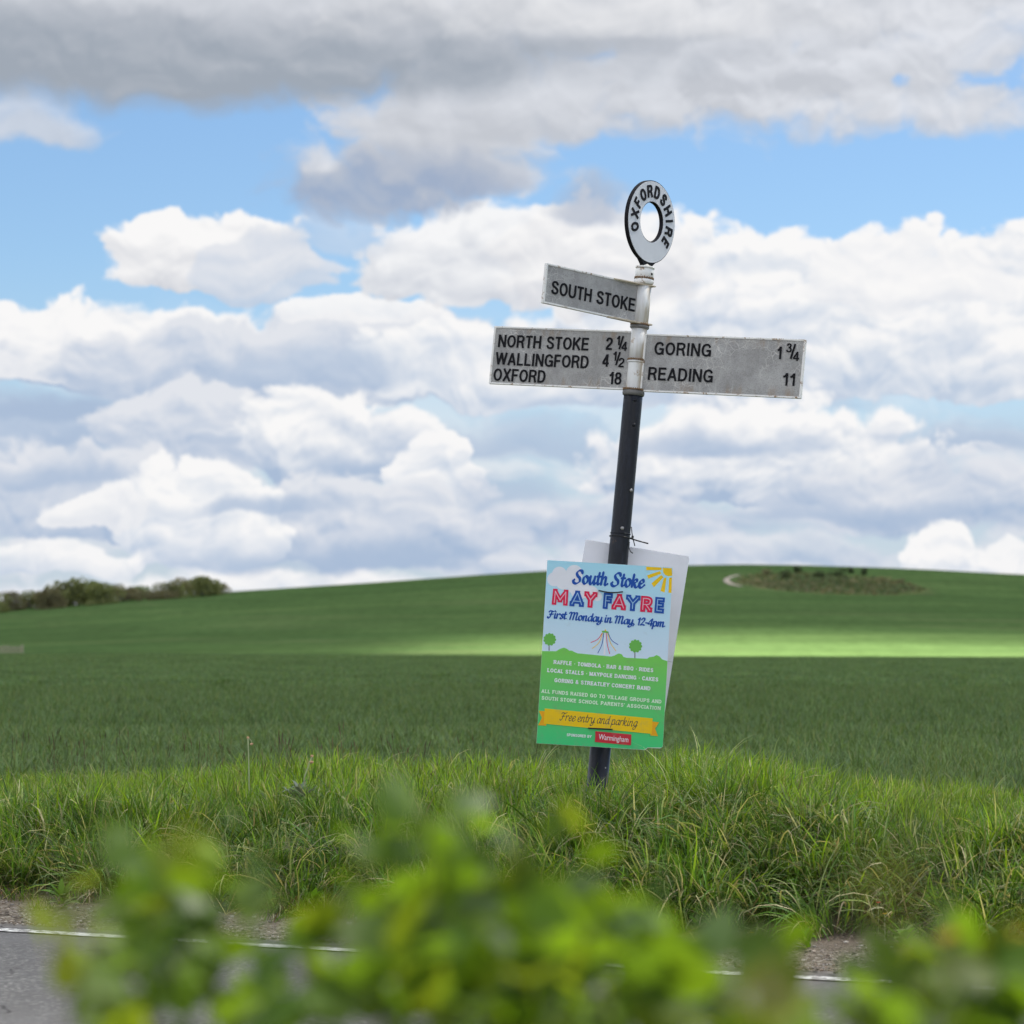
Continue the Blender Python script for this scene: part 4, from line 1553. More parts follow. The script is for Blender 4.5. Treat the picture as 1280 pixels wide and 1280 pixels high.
def printed(kind, txt, p0, p1, cap, mat, **kw):
    p0, p1 = Vector(p0), Vector(p1)
    L = (p1 - p0).length
    ang = math.atan2(p1.y - p0.y, p1.x - p0.x)
    LAYER[0] += 1
    z = 0.00014 * LAYER[0]
    if kind == 'script':
        vs, fs = script_text(txt, 0, L, 0, cap, z=z, **kw)
    else:
        vs, fs = block_text(txt, 0, L, 0, cap, **kw) if kind == 'slab' else fit_text(txt, 0, L, 0, cap, **kw)
        vs = [Vector((v.x, v.y, v.z + z)) for v in vs]
    me = mesh('lettering', place_line(vs, p0, ang), fs)
    return link('lettering', me, mat, poster)


printed('script', 'South Stoke', A(378, 262), A(992, 300), 15.6 / 1.6 * PXM, PM_['blue'], thick=0.215, thin=0.075, slant=0.12)
printed('script', 'First Monday in May, 12-4pm', A(165, 556), A(1156, 626), 8.7 / 1.5 * PXM, PM_['blue'], thick=0.205, thin=0.07, slant=0.12)
pA, pB = A(195, 446), A(1150, 514)
angm = math.atan2(pB[1] - pA[1], pB[0] - pA[0])
LAYER[0] += 1
zl = 0.00014 * LAYER[0]
for ch, xa_, xb_, col in (('M', 195, 352, 'red'), ('A', 350, 482, 'blue'), ('Y', 468, 588, 'red'), ('F', 627, 716, 'blue'), ('A', 702, 834, 'red'), ('Y', 818, 948, 'blue'),
                          ('R', 938, 1056, 'red'), ('E', 1060, 1152, 'blue')):
    a0, a1 = (xa_ - 195) * k_, (xb_ - 195) * k_
    vs, fs = display_letter(ch, a0, a1, 0, 134 * k_, 0.0104 if ch != 'M' else 0.0094, zl)
    lt = link('letter', mesh('letter', place_line(vs, pA, angm), fs), PM_[col], poster)
    vs, fs = display_letter(ch, a0 + 0.0082, a1 - 0.0082, 0.0082, 134 * k_ - 0.0164, 0.0018, zl + 0.0001)
    link('inline', mesh('inline', place_line(vs, pA, angm), fs), PM_['pink' if col == 'red' else 'pale'], lt)
    zl += 0.00001
LAYER[0] += 2
printed('slab', 'RAFFLE · TOMBOLA · BAR & BBQ · RIDES', B(218, 133), B(1048, 195), 31 * k_, PM_['white'], weight=0.25, slab=0.22, gap=0.16)
printed('slab', 'LOCAL STALLS · MAYPOLE DANCING · CAKES', B(165, 201), B(1088, 272), 31 * k_, PM_['white'], weight=0.25, slab=0.22, gap=0.16)
printed('slab', 'GORING & STREATLEY CONCERT BAND', B(222, 284), B(1022, 347), 31 * k_, PM_['white'], weight=0.25, slab=0.22, gap=0.16)
printed('slab', 'ALL FUNDS RAISED GO TO VILLAGE GROUPS AND', B(113, 374), B(1113, 455), 29 * k_, PM_['mint'], weight=0.23, slab=0.2, gap=0.16)
printed('slab', "SOUTH STOKE SCHOOL PARENTS' ASSOCIATION", B(113, 431), B(1105, 510), 29 * k_, PM_['mint'], weight=0.23, slab=0.2, gap=0.16)
amber = sheet_mat('print_amber', lrgb(250, 176, 10))
flat('printed_ribbon_tail', [[B(90, 525), B(160, 528), B(150, 648), B(82, 645), B(115, 585)]], amber)
flat('printed_ribbon_tail', [[B(1025, 604), B(1092, 612), B(1058, 665), B(1082, 727), B(1018, 722)]], amber)
flat('printed_banner', [[B(140, 505), B(130, 632), B(1030, 708), B(1040, 580)]], PM_['yellow'])
printed('script', 'Free entry and parking', B(262, 600), B(912, 650), 6.2 * PXM, PM_['ink'], thick=0.10, thin=0.045, slant=0.22)
printed('slab', 'SPONSORED BY', B(320, 733), B(525, 747), 22 * k_, PM_['white'], weight=0.22, slab=0.15, gap=0.16)
flat('printed_box', [[B(560, 690), B(555, 780), B(855, 805), B(860, 715)]], PM_['boxred'])
printed('t', 'Warmingham', B(585, 757), B(832, 780), 44 * k_, PM_['white'], bold=0.004)

# the plain board behind
brd = empty('board')
cb = at(778.0, 803.5, 12.075)
brd.matrix_world = board_frame(778.0, 803.5, 12.075, 9.3, 0)
tag(brd, 'plain white back of a second board hanging askew behind the poster and the pole', 'board')
WB, HB = 131.5 / 298, 240.0 / 298
outline_prism('sheet', [(-WB / 2, HB / 2), (-WB / 2, -HB / 2), (WB / 2 - .01, -HB / 2), (WB / 2, -HB / 2 + 0.02), (WB / 2, HB / 2 - 0.006), (WB / 2 - 0.006, HB / 2)], -0.0025, 0.0025, PM_['board'], brd)
vs, fs = [], []
for y in (0.0,):
    outline_prism('crease', [(WB / 2 - .05, -.045), (WB / 2 - .05, -.047), (WB / 2, -.047), (WB / 2, -.045)], 0.0026, 0.0034, sheet_mat('crease_grey', lrgb(190, 190, 195)), brd)

# cable ties
MTIE = simple('black_nylon', (0.008, 0.008, 0.009), 0.35, 0.5, 0.2)


def cable_tie(label, row, half_px, sag, front_y):
    """black strap across the front of the poster that runs round the pole"""
    t_ = empty('cable_tie')
    c = PM @ Vector((0, 0, h_of(row)))
    t_.location = c
    tag(t_, label, 'cable tie', 'cable ties holding the boards')
    hw = half_px * PXM
    y_f = front_y - c.y
    pts = []
    for i in range(9):
        u = -1 + 2 * i / 8
        pts.append(Vector((u * hw, y_f + 0.001 * abs(u), -0.052 * u * hw * 2 * 0.5 - sag * (1 - u * u))))
    for i in range(1, 12):
        a = -0.35 + (math.pi + 0.7) * i / 12
        pts.append(Vector((math.cos(a) * 0.047, max(y_f + 0.004, math.sin(a) * 0.047 + 0.004), -0.052 * hw * (1 - 2 * i / 12))))
    pts.append(pts[0] + Vector((0, 0.0008, 0)))
    vs, fs = tube_data(pts, 0.0030, 6)
    link('strap', mesh('strap', vs, fs, True), MTIE, t_)
    return t_


t1 = cable_tie('black cable tie across the poster between South Stoke and MAY FAYRE', 739.5, 14.5, 0.006, POSTER_Y - 0.012)
t1.location.x = at(762.5, 739.5, 12).x
t2 = cable_tie('black cable tie across the foot of the yellow banner', 910, 14.5, 0.0, POSTER_Y - 0.018)
t2.location.x = at(749.5, 909, 12).x
# loose tie at the side of the pole, with its long tail
t3 = empty('cable_tie')
hk = h_of(671)
t3.matrix_world = PM @ Matrix.Translation((0, 0, hk))
tag(t3, 'black cable tie with stiff ends sticking out right of the pole above the board', 'cable tie', 'cable ties holding the boards')
pts = [Vector((math.cos(a) * 0.0445, math.sin(a) * 0.0445, 0.002 * math.sin(2 * a))) for a in [i * 2 * math.pi / 20 for i in range(21)]]
vs, fs = tube_data(pts, 0.0022, 6)
link('strap', mesh('strap', vs, fs, True), MTIE, t3)
for pa in ([(0.040, -0.02, -0.004), (0.075, -0.03, -0.012), (0.118, -0.04, -0.020)],
           [(0.043, -0.01, 0.045), (0.047, -0.015, 0.020), (0.052, -0.02, 0.0), (0.064, -0.02, -0.034)],
           [(0.040, -0.02, -0.02), (0.040, -0.03, -0.045), (0.048, -0.03, -0.060), (0.058, -0.03, -0.066)]):
    sp_ = pa
    vs, fs = tube_data(sp_, 0.0021 if pa[0][2] != -0.004 else 0.0030, 6)
    link('tail', mesh('tail', vs, fs, True), MTIE, t3)
bm = bmesh.new()
bm_box(bm, 0.046, 0.056, -0.026, -0.014, -0.002, 0.008)
link('catch', bm_mesh('catch', bm, bevel=0.001), MTIE, t3)


# ================================================================== plants
def leaf_mat(name, rough=0.5, spec=0.3, trans=0.45, warm=(1.5, 1.35, 0.7), attr=True, col=None, rand=0.35):
    m, t, out = new_mat(name)
    if attr:
        c = t.n('ShaderNodeAttribute', attribute_name='tint', attribute_type='GEOMETRY').outputs['Color']
    else:
        c = t.n('ShaderNodeRGB').outputs[0]
        c.default_value = tuple(col) + (1,)
    r = t.n('ShaderNodeObjectInfo').outputs['Random']
    k = t.mr(r, 0, 1, 1 - rand, 1 + rand, smooth=False)
    c = t.v('SCALE', c)
    c.node.inputs['Scale'].default_value = 1
    t.t.links.new(k, c.node.inputs['Scale'])
    p = principled(t, None, c, rough, spec)
    tb = t.n('ShaderNodeBsdfTranslucent', {'Color': t.v('MULTIPLY', c, warm)})
    ms = t.n('ShaderNodeMixShader', {0: trans, 1: p.outputs[0], 2: tb.outputs[0]})
    t.t.links.new(ms.outputs[0], out.inputs[0])
    return m


FRESH, YEL, BLU = (.092, .192, .018), (.162, .258, .018), (.078, .162, .034)
PALE, STRAW, BROWN, DARKG = (.20, .255, .085), (.44, .39, .22), (.18, .115, .07), (.036, .080, .012)


def jitter(c, r, a=0.25):
    k = 1 + a * (r.random() * 2 - 1)
    return (c[0] * k * (1 + .12 * (r.random() - .5)), c[1] * k, c[2] * k * (1 + .3 * (r.random() - .5)))


class Blades:
    def __init__(s):
        s.v, s.f, s.c = [], [], []

    def blade(s, base, ang, h, w_, lean, bend, col, tipcol=None, seg=4, droop=0.0):
        dx, dy = math.cos(ang), math.sin(ang)
        px, py = -dy, dx
        b = len(s.v)
        x, y, z = base
        pitch = math.pi / 2 - lean
        step = h / seg
        hor = 0.0
        for i in range(seg + 1):
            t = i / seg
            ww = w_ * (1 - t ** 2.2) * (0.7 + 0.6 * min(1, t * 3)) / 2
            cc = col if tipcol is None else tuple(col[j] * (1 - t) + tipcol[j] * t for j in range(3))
            cx, cy = x + dx * hor, y + dy * hor
            if i < seg:
                s.v += [(cx + px * ww, cy + py * ww, z), (cx - px * ww, cy - py * ww, z)]
                s.c += [cc, cc]
            else:
                s.v.append((cx, cy, z))
                s.c.append(cc)
            hor += math.cos(pitch) * step
            z += math.sin(pitch) * step
            pitch -= bend / seg * (1 + droop * t)
        for i in range(seg - 1):
            a = b + 2 * i
            s.f.append((a, a + 1, a + 3, a + 2))
        a = b + 2 * (seg - 1)
        s.f.append((a, a + 1, a + 2))

    def tube(s, pts, r, col, n=4):
        vs, fs = tube_data(pts, r, n)
        b = len(s.v)
        s.v += [tuple(v) for v in vs]
        s.c += [col] * len(vs)
        s.f += [tuple(i + b for i in f) for f in fs]

    def build(s, name, mat):
        me = bpy.data.meshes.new(name)
        me.from_pydata(s.v, [], s.f)
        at_ = me.attributes.new('tint', 'FLOAT_COLOR', 'POINT')
        at_.data.foreach_set('color', np.array([tuple(c) + (1.0,) for c in s.c], dtype=np.float32).ravel())
        me.materials.append(mat)
        me.update()
        return me


MGRASS = leaf_mat('grass_blades', 0.5, 0.18, 0.38, (1.3, 1.2, .6), rand=.5)
MCROP = leaf_mat('crop_blades', 0.6, 0.15, 0.35, (1.3, 1.3, .8), rand=0.25)
SRC = bpy.data.collections.new('plant_kinds')      # sources of the scattered plants, never in the scene itself


def tuft(name, n, spread, hr, wr, lr, br, cols, mat, seed, droop=0.0, outward=0.6, seg=4, split=False):
    r = random.Random(seed)
    B_ = Blades()
    for i in range(n):
        a0 = r.random() * 2 * math.pi
        rad = spread * math.sqrt(r.random())
        ang = a0 + r.gauss(0, 1.0) * (1 - outward) * 2
        c = r.choices([k for k, _ in cols], [p for _, p in cols])[0]
        c = jitter(c, r)
        lean = r.uniform(*lr)
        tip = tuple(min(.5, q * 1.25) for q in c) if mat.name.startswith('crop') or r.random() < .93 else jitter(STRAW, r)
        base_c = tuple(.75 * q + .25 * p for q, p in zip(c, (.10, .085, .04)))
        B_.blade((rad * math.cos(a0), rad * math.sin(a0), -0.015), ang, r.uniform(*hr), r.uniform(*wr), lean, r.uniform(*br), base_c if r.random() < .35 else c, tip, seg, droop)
    me = B_.build(name, mat)
    o = bpy.data.objects.new(name, me)
    SRC.objects.link(o)
    return o


def src_obj(name, B_, mat):
    o = bpy.data.objects.new(name, B_.build(name, mat))
    SRC.objects.link(o)
    return o


def scatter(name, kinds, pts, label, mat=None, kind='stuff'):
    """pts: list of (x, y, z, rx, ry, rz, scale, index); one object that spreads the kinds over its points"""
    coll = bpy.data.collections.new(name + '_kinds')
    for i, k in enumerate(kinds):
        k.name = 'k%02d_' % i + k.name
        coll.objects.link(k)
    A_ = np.array(pts, dtype=np.float32)
    me = bpy.data.meshes.new(name)
    me.vertices.add(len(A_))
    me.vertices.foreach_set('co', A_[:, :3].ravel())
    for nm, ty, dat, fld in (('rot', 'FLOAT_VECTOR', A_[:, 3:6], 'vector'), ('scl', 'FLOAT', A_[:, 6], 'value'), ('idx', 'INT', A_[:, 7].astype(np.int32), 'value')):
        a = me.attributes.new(nm, ty, 'POINT')
        a.data.foreach_set(fld, np.ascontiguousarray(dat).ravel())
    o = link(name, me)
    ng = bpy.data.node_groups.new(name, 'GeometryNodeTree')
    ng.interface.new_socket('Geometry', in_out='INPUT', socket_type='NodeSocketGeometry')
    ng.interface.new_socket('Geometry', in_out='OUTPUT', socket_type='NodeSocketGeometry')
    t = NT(ng)
    gi_ = ng.nodes.new('NodeGroupInput')
    go_ = ng.nodes.new('NodeGroupOutput')
    ci = t.n('GeometryNodeCollectionInfo', {'Collection': coll, 'Separate Children': True, 'Reset Children': True})

    def na(nm, ty):
        return t.n('GeometryNodeInputNamedAttribute', {'Name': nm}, data_type=ty).outputs['Attribute']
    ip = t.n('GeometryNodeInstanceOnPoints', {'Points': gi_.outputs[0], 'Instance': ci.outputs[0], 'Pick Instance': True,
                                              'Instance Index': na('idx', 'INT'), 'Rotation': na('rot', 'FLOAT_VECTOR'), 'Scale': na('scl', 'FLOAT')})
    ng.links.new(ip.outputs[0], go_.inputs[0])
    md = o.modifiers.new('scatter', 'NODES')
    md.node_group = ng
    return tag(o, label, kind=kind)


# ---------------------------------------------------------------- verge grass
G1 = [(FRESH, 5), (YEL, 2), (BLU, 2.5), (PALE, 1.5), (STRAW, .6), (DARKG, 3)]
G2 = [(FRESH, 3), (BLU, 3), (PALE, 4.5), (YEL, 1.5), (STRAW, 1.6), (DARKG, 2.5)]
G3 = [(DARKG, 3), (FRESH, 3), (BROWN, 1.2), (STRAW, 1)]
G4 = [(STRAW, 4), (BROWN, 3), (PALE, 1)]
vk = []
for i in range(3):
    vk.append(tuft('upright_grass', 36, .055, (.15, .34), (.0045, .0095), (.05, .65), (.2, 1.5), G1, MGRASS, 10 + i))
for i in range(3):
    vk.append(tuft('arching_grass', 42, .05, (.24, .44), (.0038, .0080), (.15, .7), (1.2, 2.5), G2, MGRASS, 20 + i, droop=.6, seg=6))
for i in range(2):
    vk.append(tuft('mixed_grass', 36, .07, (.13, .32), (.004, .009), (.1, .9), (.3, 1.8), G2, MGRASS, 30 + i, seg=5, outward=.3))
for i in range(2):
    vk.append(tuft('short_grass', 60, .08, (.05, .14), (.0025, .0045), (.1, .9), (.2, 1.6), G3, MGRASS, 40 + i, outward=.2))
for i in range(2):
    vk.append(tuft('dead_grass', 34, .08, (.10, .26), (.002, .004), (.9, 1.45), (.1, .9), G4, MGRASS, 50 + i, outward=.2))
# seed heads on thin stems
for i in range(2):
    r = random.Random(60 + i)
    B_ = Blades()
    for j in range(3):
        a = r.random() * 6.28
        h = r.uniform(.30, .42)
        x0_, y0_ = r.uniform(-.08, .08), r.uniform(-.05, .05)
        lx_ = r.uniform(-.05, .05)
        pts_ = [Vector((x0_, y0_, 0)), Vector((x0_ + lx_ * .4, y0_, h * .6)), Vector((x0_ + lx_, y0_, h))]
        B_.tube(pts_, .0009, jitter((.14, .13, .07), r))
        B_.tube([pts_[-1], pts_[-1] + Vector((lx_ * .1, 0, .02)), pts_[-1] + Vector((lx_ * .2, 0, .05))], [.0014, .0030, .0008], jitter((.11, .075, .05), r), 5)
    vk.append(src_obj('seed_head', B_, MGRASS))
# low broad-leaved herbs
for i in range(2):
    r = random.Random(70 + i)
    B_ = Blades()
    for j in range(26):
        a = r.random() * 6.28
        B_.blade((.01 * math.cos(a), .01 * math.sin(a), r.uniform(0, .07)), a, r.uniform(.05, .11), r.uniform(.014, .03), r.uniform(.3, 1.0), r.uniform(.4, 1.4), jitter(FRESH if j % 3 else PALE, r), None, 4)
    vk.append(src_obj('broad_leaf_herb', B_, MGRASS))
for i in range(3):
    vk.append(tuft('crest_grass', 36, .055, (.14, .34), (.0055, .010), (.05, .5), (.1, 1.3), [(YEL, 5), (FRESH, 2), (PALE, 1)], MGRASS, 75 + i))  # yellow blades put the sunlit look of the crest into their colour
# a dark mass of old thatch under the tufts
NVK = len(vk)
CREST = ([0, 200, 330, 400, 500, 650, 740, 800, 850, 920, 1000, 1100, 1280], [986, 980, 968, 962, 968, 966, 974, 966, 959, 960, 970, 978, 988])
soil_spots = [(Vector((.93, 10.05, 0)), .36), (Vector((1.23, 9.85, 0)), .30), (Vector((1.62, 9.6, 0)), .18), (Vector((.30, 10.45, 0)), .16), (Vector((-.62, 10.9, 0)), .12), (Vector((-1.95, 11.45, 0)), .28), (Vector((-1.5, 11.1, 0)), .16)]
pts = []
r = random.Random(101)
tries = 0
while len(pts) < 8600 and tries < 90000:
    tries += 1
    x = r.uniform(-3.4, 3.4)
    y = r.uniform(8.3, 14.6)
    s = float(road_s(x, y))
    if s < 0.42 or s > 4.3 or abs(x) > .2 * y + .35:
        continue
    edge = .78 + .22 * float(vnoise(x * 2.3, 7.7)) + .12 * float(vnoise(x * 6.1, 2.7))
    dens = float(smoothstep(edge - .18, edge + .22, s))
    k_soil = 1.0
    for p_, rr in soil_spots:
        d2 = math.hypot((x - p_.x) / rr, (y - p_.y) / (rr * .9))
        if d2 < 1:
            k_soil = min(k_soil, .06 + .5 * d2 * d2)
    if r.random() > max(.10 * (s > .5), dens) * k_soil:
        continue
    px = 640 + F * x / y
    z_t = CAMZ - (np.interp(px, *CREST) - 800) / F * 12.6
    h_t = max(.09, z_t - .30)
    sc_ = h_t / .25 * r.uniform(.6, 1.3)
    if s < 1.7:                                  # the bank itself carries longer growth
        sc_ = max(sc_, .82 * r.uniform(.7, 1.2))
    if math.hypot(x - .37, y - 11.8) < .28:
        sc_ *= .75
    patch = float(vnoise(x * 1.1 + 40, y * 1.4))
    q_ = r.random()
    if dens < .75:
        kind_ = r.choice((8, 9, 8, 9, 10, 11, 14, 15, 7))
        sc_ = r.uniform(.5, .9)
    elif s < 1.35:
        kind_ = r.choices(range(16), [2, 2, 2, 3, 3, 3, 3, 3, 2, 2, 1.6, 1.6, 0, 0, .5, .5])[0]
    elif patch > -.04:
        kind_ = r.choices(range(16), [2, 2, 2, 5, 5, 5, 4, 4, .5, .5, 1.0, .6, 0, 0, .9, .9])[0]
    else:
        kind_ = r.choices(range(16), [6, 6, 6, 2, 2, 2, 4, 4, .5, .5, .8, .5, 0, 0, .9, .9])[0]
    if (px < 660 or 850 < px < 1000) and s > 2.3 and r.random() < (.035 if px < 660 else .008):
        kind_ = r.choice((12, 13))
    if s > 1.9 and kind_ < 8 and r.random() < .5:
        kind_ = r.choice((16, 17, 18))
    if kind_ in (12, 13):
        sc_ = max(.8, min(sc_, 1.1)) * r.uniform(.6, 1.0)
    tx, ty = r.gauss(0, .24), r.gauss(0, .24)
    if s < 1.8 and kind_ < 8:                    # leaning out over the road edge
        tx += .25
    if abs(x - .33 - .0 * y) < .16 and 11.0 < y < 12.1:
        sc_ *= 1.18
    pts.append((x, y, gz(x, y), tx, ty, r.uniform(0, 6.283), sc_, kind_))
scatter('verge_grass', vk, pts, 'long tangled green grass covering the roadside bank')

# ---------------------------------------------------------------- young cereal crop
ck = []
CC = [((.100, .160, .066), 4), ((.124, .186, .068), 3), ((.078, .128, .046), 3), ((.15, .18, .085), 1)]
for i in range(3):
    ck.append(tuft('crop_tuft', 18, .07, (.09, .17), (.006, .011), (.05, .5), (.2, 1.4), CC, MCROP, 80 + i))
pts = []
r = random.Random(202)
y = 13.0
while y < 46:
    half = .2 * y + .8
    dens = 80 if y < 24 else 55
    n = int(dens * 2 * half * .12 * y / 13 ** .8)
    n = int(dens * 2 * half * .125)
    for i in range(n):
        x = r.uniform(-half, half)
        yy = y + r.gauss(0, .025)
        if road_s(x, yy) < 3.9:
            continue
        g_ = float(vnoise(x * .9, yy * .9)) + .8 * float(vnoise(x * .12, yy * .55))
        pts.append((x, yy, gz(x, yy), r.gauss(0, .1), r.gauss(0, .1), r.uniform(0, 6.28), (1.0 + .35 * g_) * r.uniform(.8, 1.15), r.randrange(3)))
    y += .125
scatter('crop', ck, pts, 'knee high green cereal crop covering the near field')
ck2 = []
for i in range(3):
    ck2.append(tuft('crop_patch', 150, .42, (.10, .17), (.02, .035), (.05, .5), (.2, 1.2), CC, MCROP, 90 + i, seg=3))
pts = []
y = 44.0
while y < 150:
    half = .2 * y + 2
    n = int(2 * half * 1.0 / .38)
    for i in range(n):
        x = r.uniform(-half, half)
        yy = y + r.uniform(-.5, .5)
        g_ = float(vnoise(x * .25, yy * .25)) + 1.0 * float(vnoise(x * .03, yy * .12))
        pts.append((x, yy, gz(x, yy), 0, 0, r.uniform(0, 6.28), 1.0 + .25 * g_, r.randrange(3)))
    y += 1.0 + (y - 44) * .008
scatter('crop', ck2, pts, 'green cereal crop on the far part of the near field')

# ---------------------------------------------------------------- loose stones and grit by the road edge
MST = leaf_mat('roadside_stone', 0.85, 0.25, 0.0, rand=.45)
sk = []
for i in range(5):
    r2 = random.Random(300 + i)
    bm = bmesh.new()
    bmesh.ops.create_icosphere(bm, subdivisions=1, radius=1)
    for v in bm.verts:
        v.co *= r2.uniform(.7, 1.15)
        v.co.z *= .6
    me = bpy.data.meshes.new('stone')
    bm.to_mesh(me)
    bm.free()
    at_ = me.attributes.new('tint', 'FLOAT_COLOR', 'POINT')
    c = [(.22, .19, .16), (.15, .125, .10), (.34, .31, .27), (.18, .135, .10), (.25, .21, .17)][i]
    at_.data.foreach_set('color', np.tile(np.array(c + (1,), dtype=np.float32), len(me.vertices)))
    me.materials.append(MST)
    o = bpy.data.objects.new('stone', me)
    SRC.objects.link(o)
    sk.append(o)
pts = []
r = random.Random(404)
while len(pts) < 7500:
    l, s = r.uniform(-3.4, 3.6), r.gammavariate(2.2, .17) + .02
    if s > 1.3 or s < .10 + .06 * r.random():
        continue
    x, y = road_pt(l, s)
    sz = .0022 + .0022 * r.random() + (.006 * r.random() ** 3) + (.012 if r.random() < .006 else 0)
    z = gz(x, y) if s > .24 else .001
    pts.append((x, y, z + sz * .2, 0, 0, r.uniform(0, 6.28), sz, r.randrange(5)))
scatter('gravel', sk, pts, 'loose grit and small stones between the white line and the bank')

# ---------------------------------------------------------------- single plants on the crest of the verge
MSTEM = simple('pale_stem', (.34, .38, .20), .6, .3, .2)
MWILT = simple('wilted_flower', (.50, .30, .18), .8, .2, .4, 200)


def wilted_stem(label, pxb, pyb, pxt, pyt, Yd, bendx, heads):
    b = at(pxb, pyb, Yd)
    b.z = gz(b.x, b.y)
    tp = at(pxt, pyt, Yd)
    root = empty('wilted_flower_stem', b)
    tag(root, label, 'wild flower')
    loc = [Vector((0, 0, 0)), (tp - b) * .5 + Vector((bendx, 0, 0)), tp - b]
    path = [Vector((p[0], 0, p[1])) for p in smooth_path([(q.x, q.z) for q in loc], 5)]
    vs, fs = tube_data(path, .0028, 6)
    link('stem', mesh('stem', vs, fs, True), MSTEM, root)
    for hx, hz_, rr in heads:
        c = tp - b + Vector((hx, 0, hz_))
        bm = bmesh.new()
        bmesh.ops.create_icosphere(bm, subdivisions=2, radius=1)
        rr_ = random.Random(int(hx * 1e5) + 3)
        for v in bm.verts:
            v.co *= rr_.uniform(.65, 1.25)
            v.co = Vector((v.co.x * rr, v.co.y * rr, v.co.z * rr * .8)) + c
        link('flower_head', bm_mesh('flower_head', bm), MWILT, root)
    if len(heads) > 1:
        c2 = tp - b + Vector((heads[1][0], 0, heads[1][1]))
        vs, fs = tube_data([tp - b, (tp - b + c2) / 2 + Vector((.006, 0, 0)), c2], .0015, 5)
        link('stalk', mesh('stalk', vs, fs, True), MSTEM, root)


wilted_stem('tall upright stem with two withered brown flower heads above the grass', 311, 1000, 310, 922, 12.5, 0.003, [(0, 0, .006), (.016, -.028, .008)])
wilted_stem('leaning stem with drooping withered flower heads on the grass crest', 368, 1000, 390, 945, 12.5, -.01, [(0, 0, .007), (-.002, -.027, .009)])


def herb(label, name, px, py, Yd, n, Lr, wd, col, seed, cat='plant', rise=.10):
    b = at(px, py, Yd)
    root = empty(name, b)
    tag(root, label, cat)
    rr = random.Random(seed)
    vs, fs = tube_data([Vector((0, 0, gz(b.x, b.y) - b.z)), Vector((.004, 0, -.03)), Vector((0, 0, .02))], .004, 6)
    link('stem', mesh('stem', vs, fs, True), MSTEM, root)
    lm = leaf_mat(name + '_leaves', .6, .3, .25, attr=False, col=col, rand=.2)
    for i in range(n):
        a = rr.random() * 6.28
        B_ = Blades()
        Lf = rr.uniform(*Lr)
        B_.blade((0, 0, rr.uniform(-.05, .04)), a, Lf, wd, rr.uniform(.1, .9), rr.uniform(.5, 1.8), col, None, 5)
        for j in range(2, 5):
            for sg in (-1, 1):
                hh = Lf * j / 6
                B_.blade((hh * .7 * math.cos(a), hh * .7 * math.sin(a), hh * .5), a + sg * .9, Lf * .4, wd * .5, .9, .5, col, None, 3)
        o = link('leaf', B_.build('leaf', lm), None, root)


herb('pale grey green thistle leaves in the grass below the leaning withered stem', 'thistle', 374, 1000, 12.15, 16, (.07, .12), .016, (.15, .19, .14), 5)
herb('leafy dock like weed low on the bank above the bare soil', 'weed', 1045, 1070, 10.7, 12, (.07, .12), .022, (.16, .22, .08), 9)


def small_flower(label, px, py, Yd, col):
    b = at(px, py, Yd)
    g0 = gz(b.x, b.y)
    root = empty('flower', (b.x, b.y, g0))
    tag(root, label, 'flower')
    vs, fs = tube_data([Vector((0, 0, 0)), Vector((0, 0, max(.01, b.z - g0)))], .0012, 5)
    link('stem', mesh('stem', vs, fs), MSTEM, root)
    bm = bmesh.new()
    for k in range(7):
        a = k * 6.283 / 7
        c = Vector((0, 0, max(.01, b.z - g0)))
        q = [c, c + Vector((math.cos(a - .4) * .006, math.sin(a - .4) * .006, .003)), c + Vector((math.cos(a) * .011, math.sin(a) * .011, .004)), c + Vector((math.cos(a + .4) * .006, math.sin(a + .4) * .006, .003))]
        bm.faces.new([bm.verts.new(v) for v in q])
    me = bpy.data.meshes.new('petals')
    bm.to_mesh(me)
    bm.free()
    link('petals', me, simple('petal', col, .6, .2, .1), root)


small_flower('single small red flower beside the bare soil at the foot of the bank', 1098, 1129, 9.95, (.6, .05, .03))
small_flower('small yellow flower just right of the red one at the foot of the bank', 1106, 1143, 9.85, (.65, .42, .03))
small_flower('small yellow flower at the left edge of the bare soil, near the road line', 940, 1166, 9.75, (.62, .50, .03))

# ---------------------------------------------------------------- far trees and scrub
FOL = [leaf_mat('olive_foliage', .7, .15, .25, attr=False, col=(.17, .19, .075), rand=.2),
       leaf_mat('brownish_foliage', .7, .15, .2, attr=False, col=(.20, .185, .10), rand=.2),
       leaf_mat('green_foliage', .7, .15, .25, attr=False, col=(.13, .19, .055), rand=.2)]
MBARK = simple('bark', (.09, .075, .06), .9, .1, .3, 3)


def crown_mesh(rx, ry, rz, n, leaf, seed):
    rr = random.Random(seed)
    vs, fs = [], []
    lobes = [(rr.uniform(-.6, .6), rr.uniform(-.5, .5), rr.uniform(-.85, .45), rr.uniform(.35, .6)) for _ in range(15)]
    for i in range(n):
        lx_, ly_, lz_, lr = rr.choice(lobes)
        while True:
            v = Vector((rr.uniform(-1, 1), rr.uniform(-1, 1), rr.uniform(-1, 1)))
            if .2 < v.length < 1:
                break
        v = v.normalized() * (v.length ** .5) * lr
        c = Vector(((lx_ + v.x) * rx, (ly_ + v.y) * ry, (lz_ + v.z) * rz))
        u_ = Vector((rr.gauss(0, 1), rr.gauss(0, 1), rr.gauss(0, 1))).normalized()
        w_ = u_.orthogonal().normalized()
        q = u_.cross(w_)
        sz = leaf * rr.uniform(.5, 1.3)
        b = len(vs)
        vs += [c - w_ * sz, c + q * sz * .7, c + w_ * sz, c - q * sz * .7]
        fs.append((b, b + 1, b + 2, b + 3))
    return mesh('crown', vs, fs)


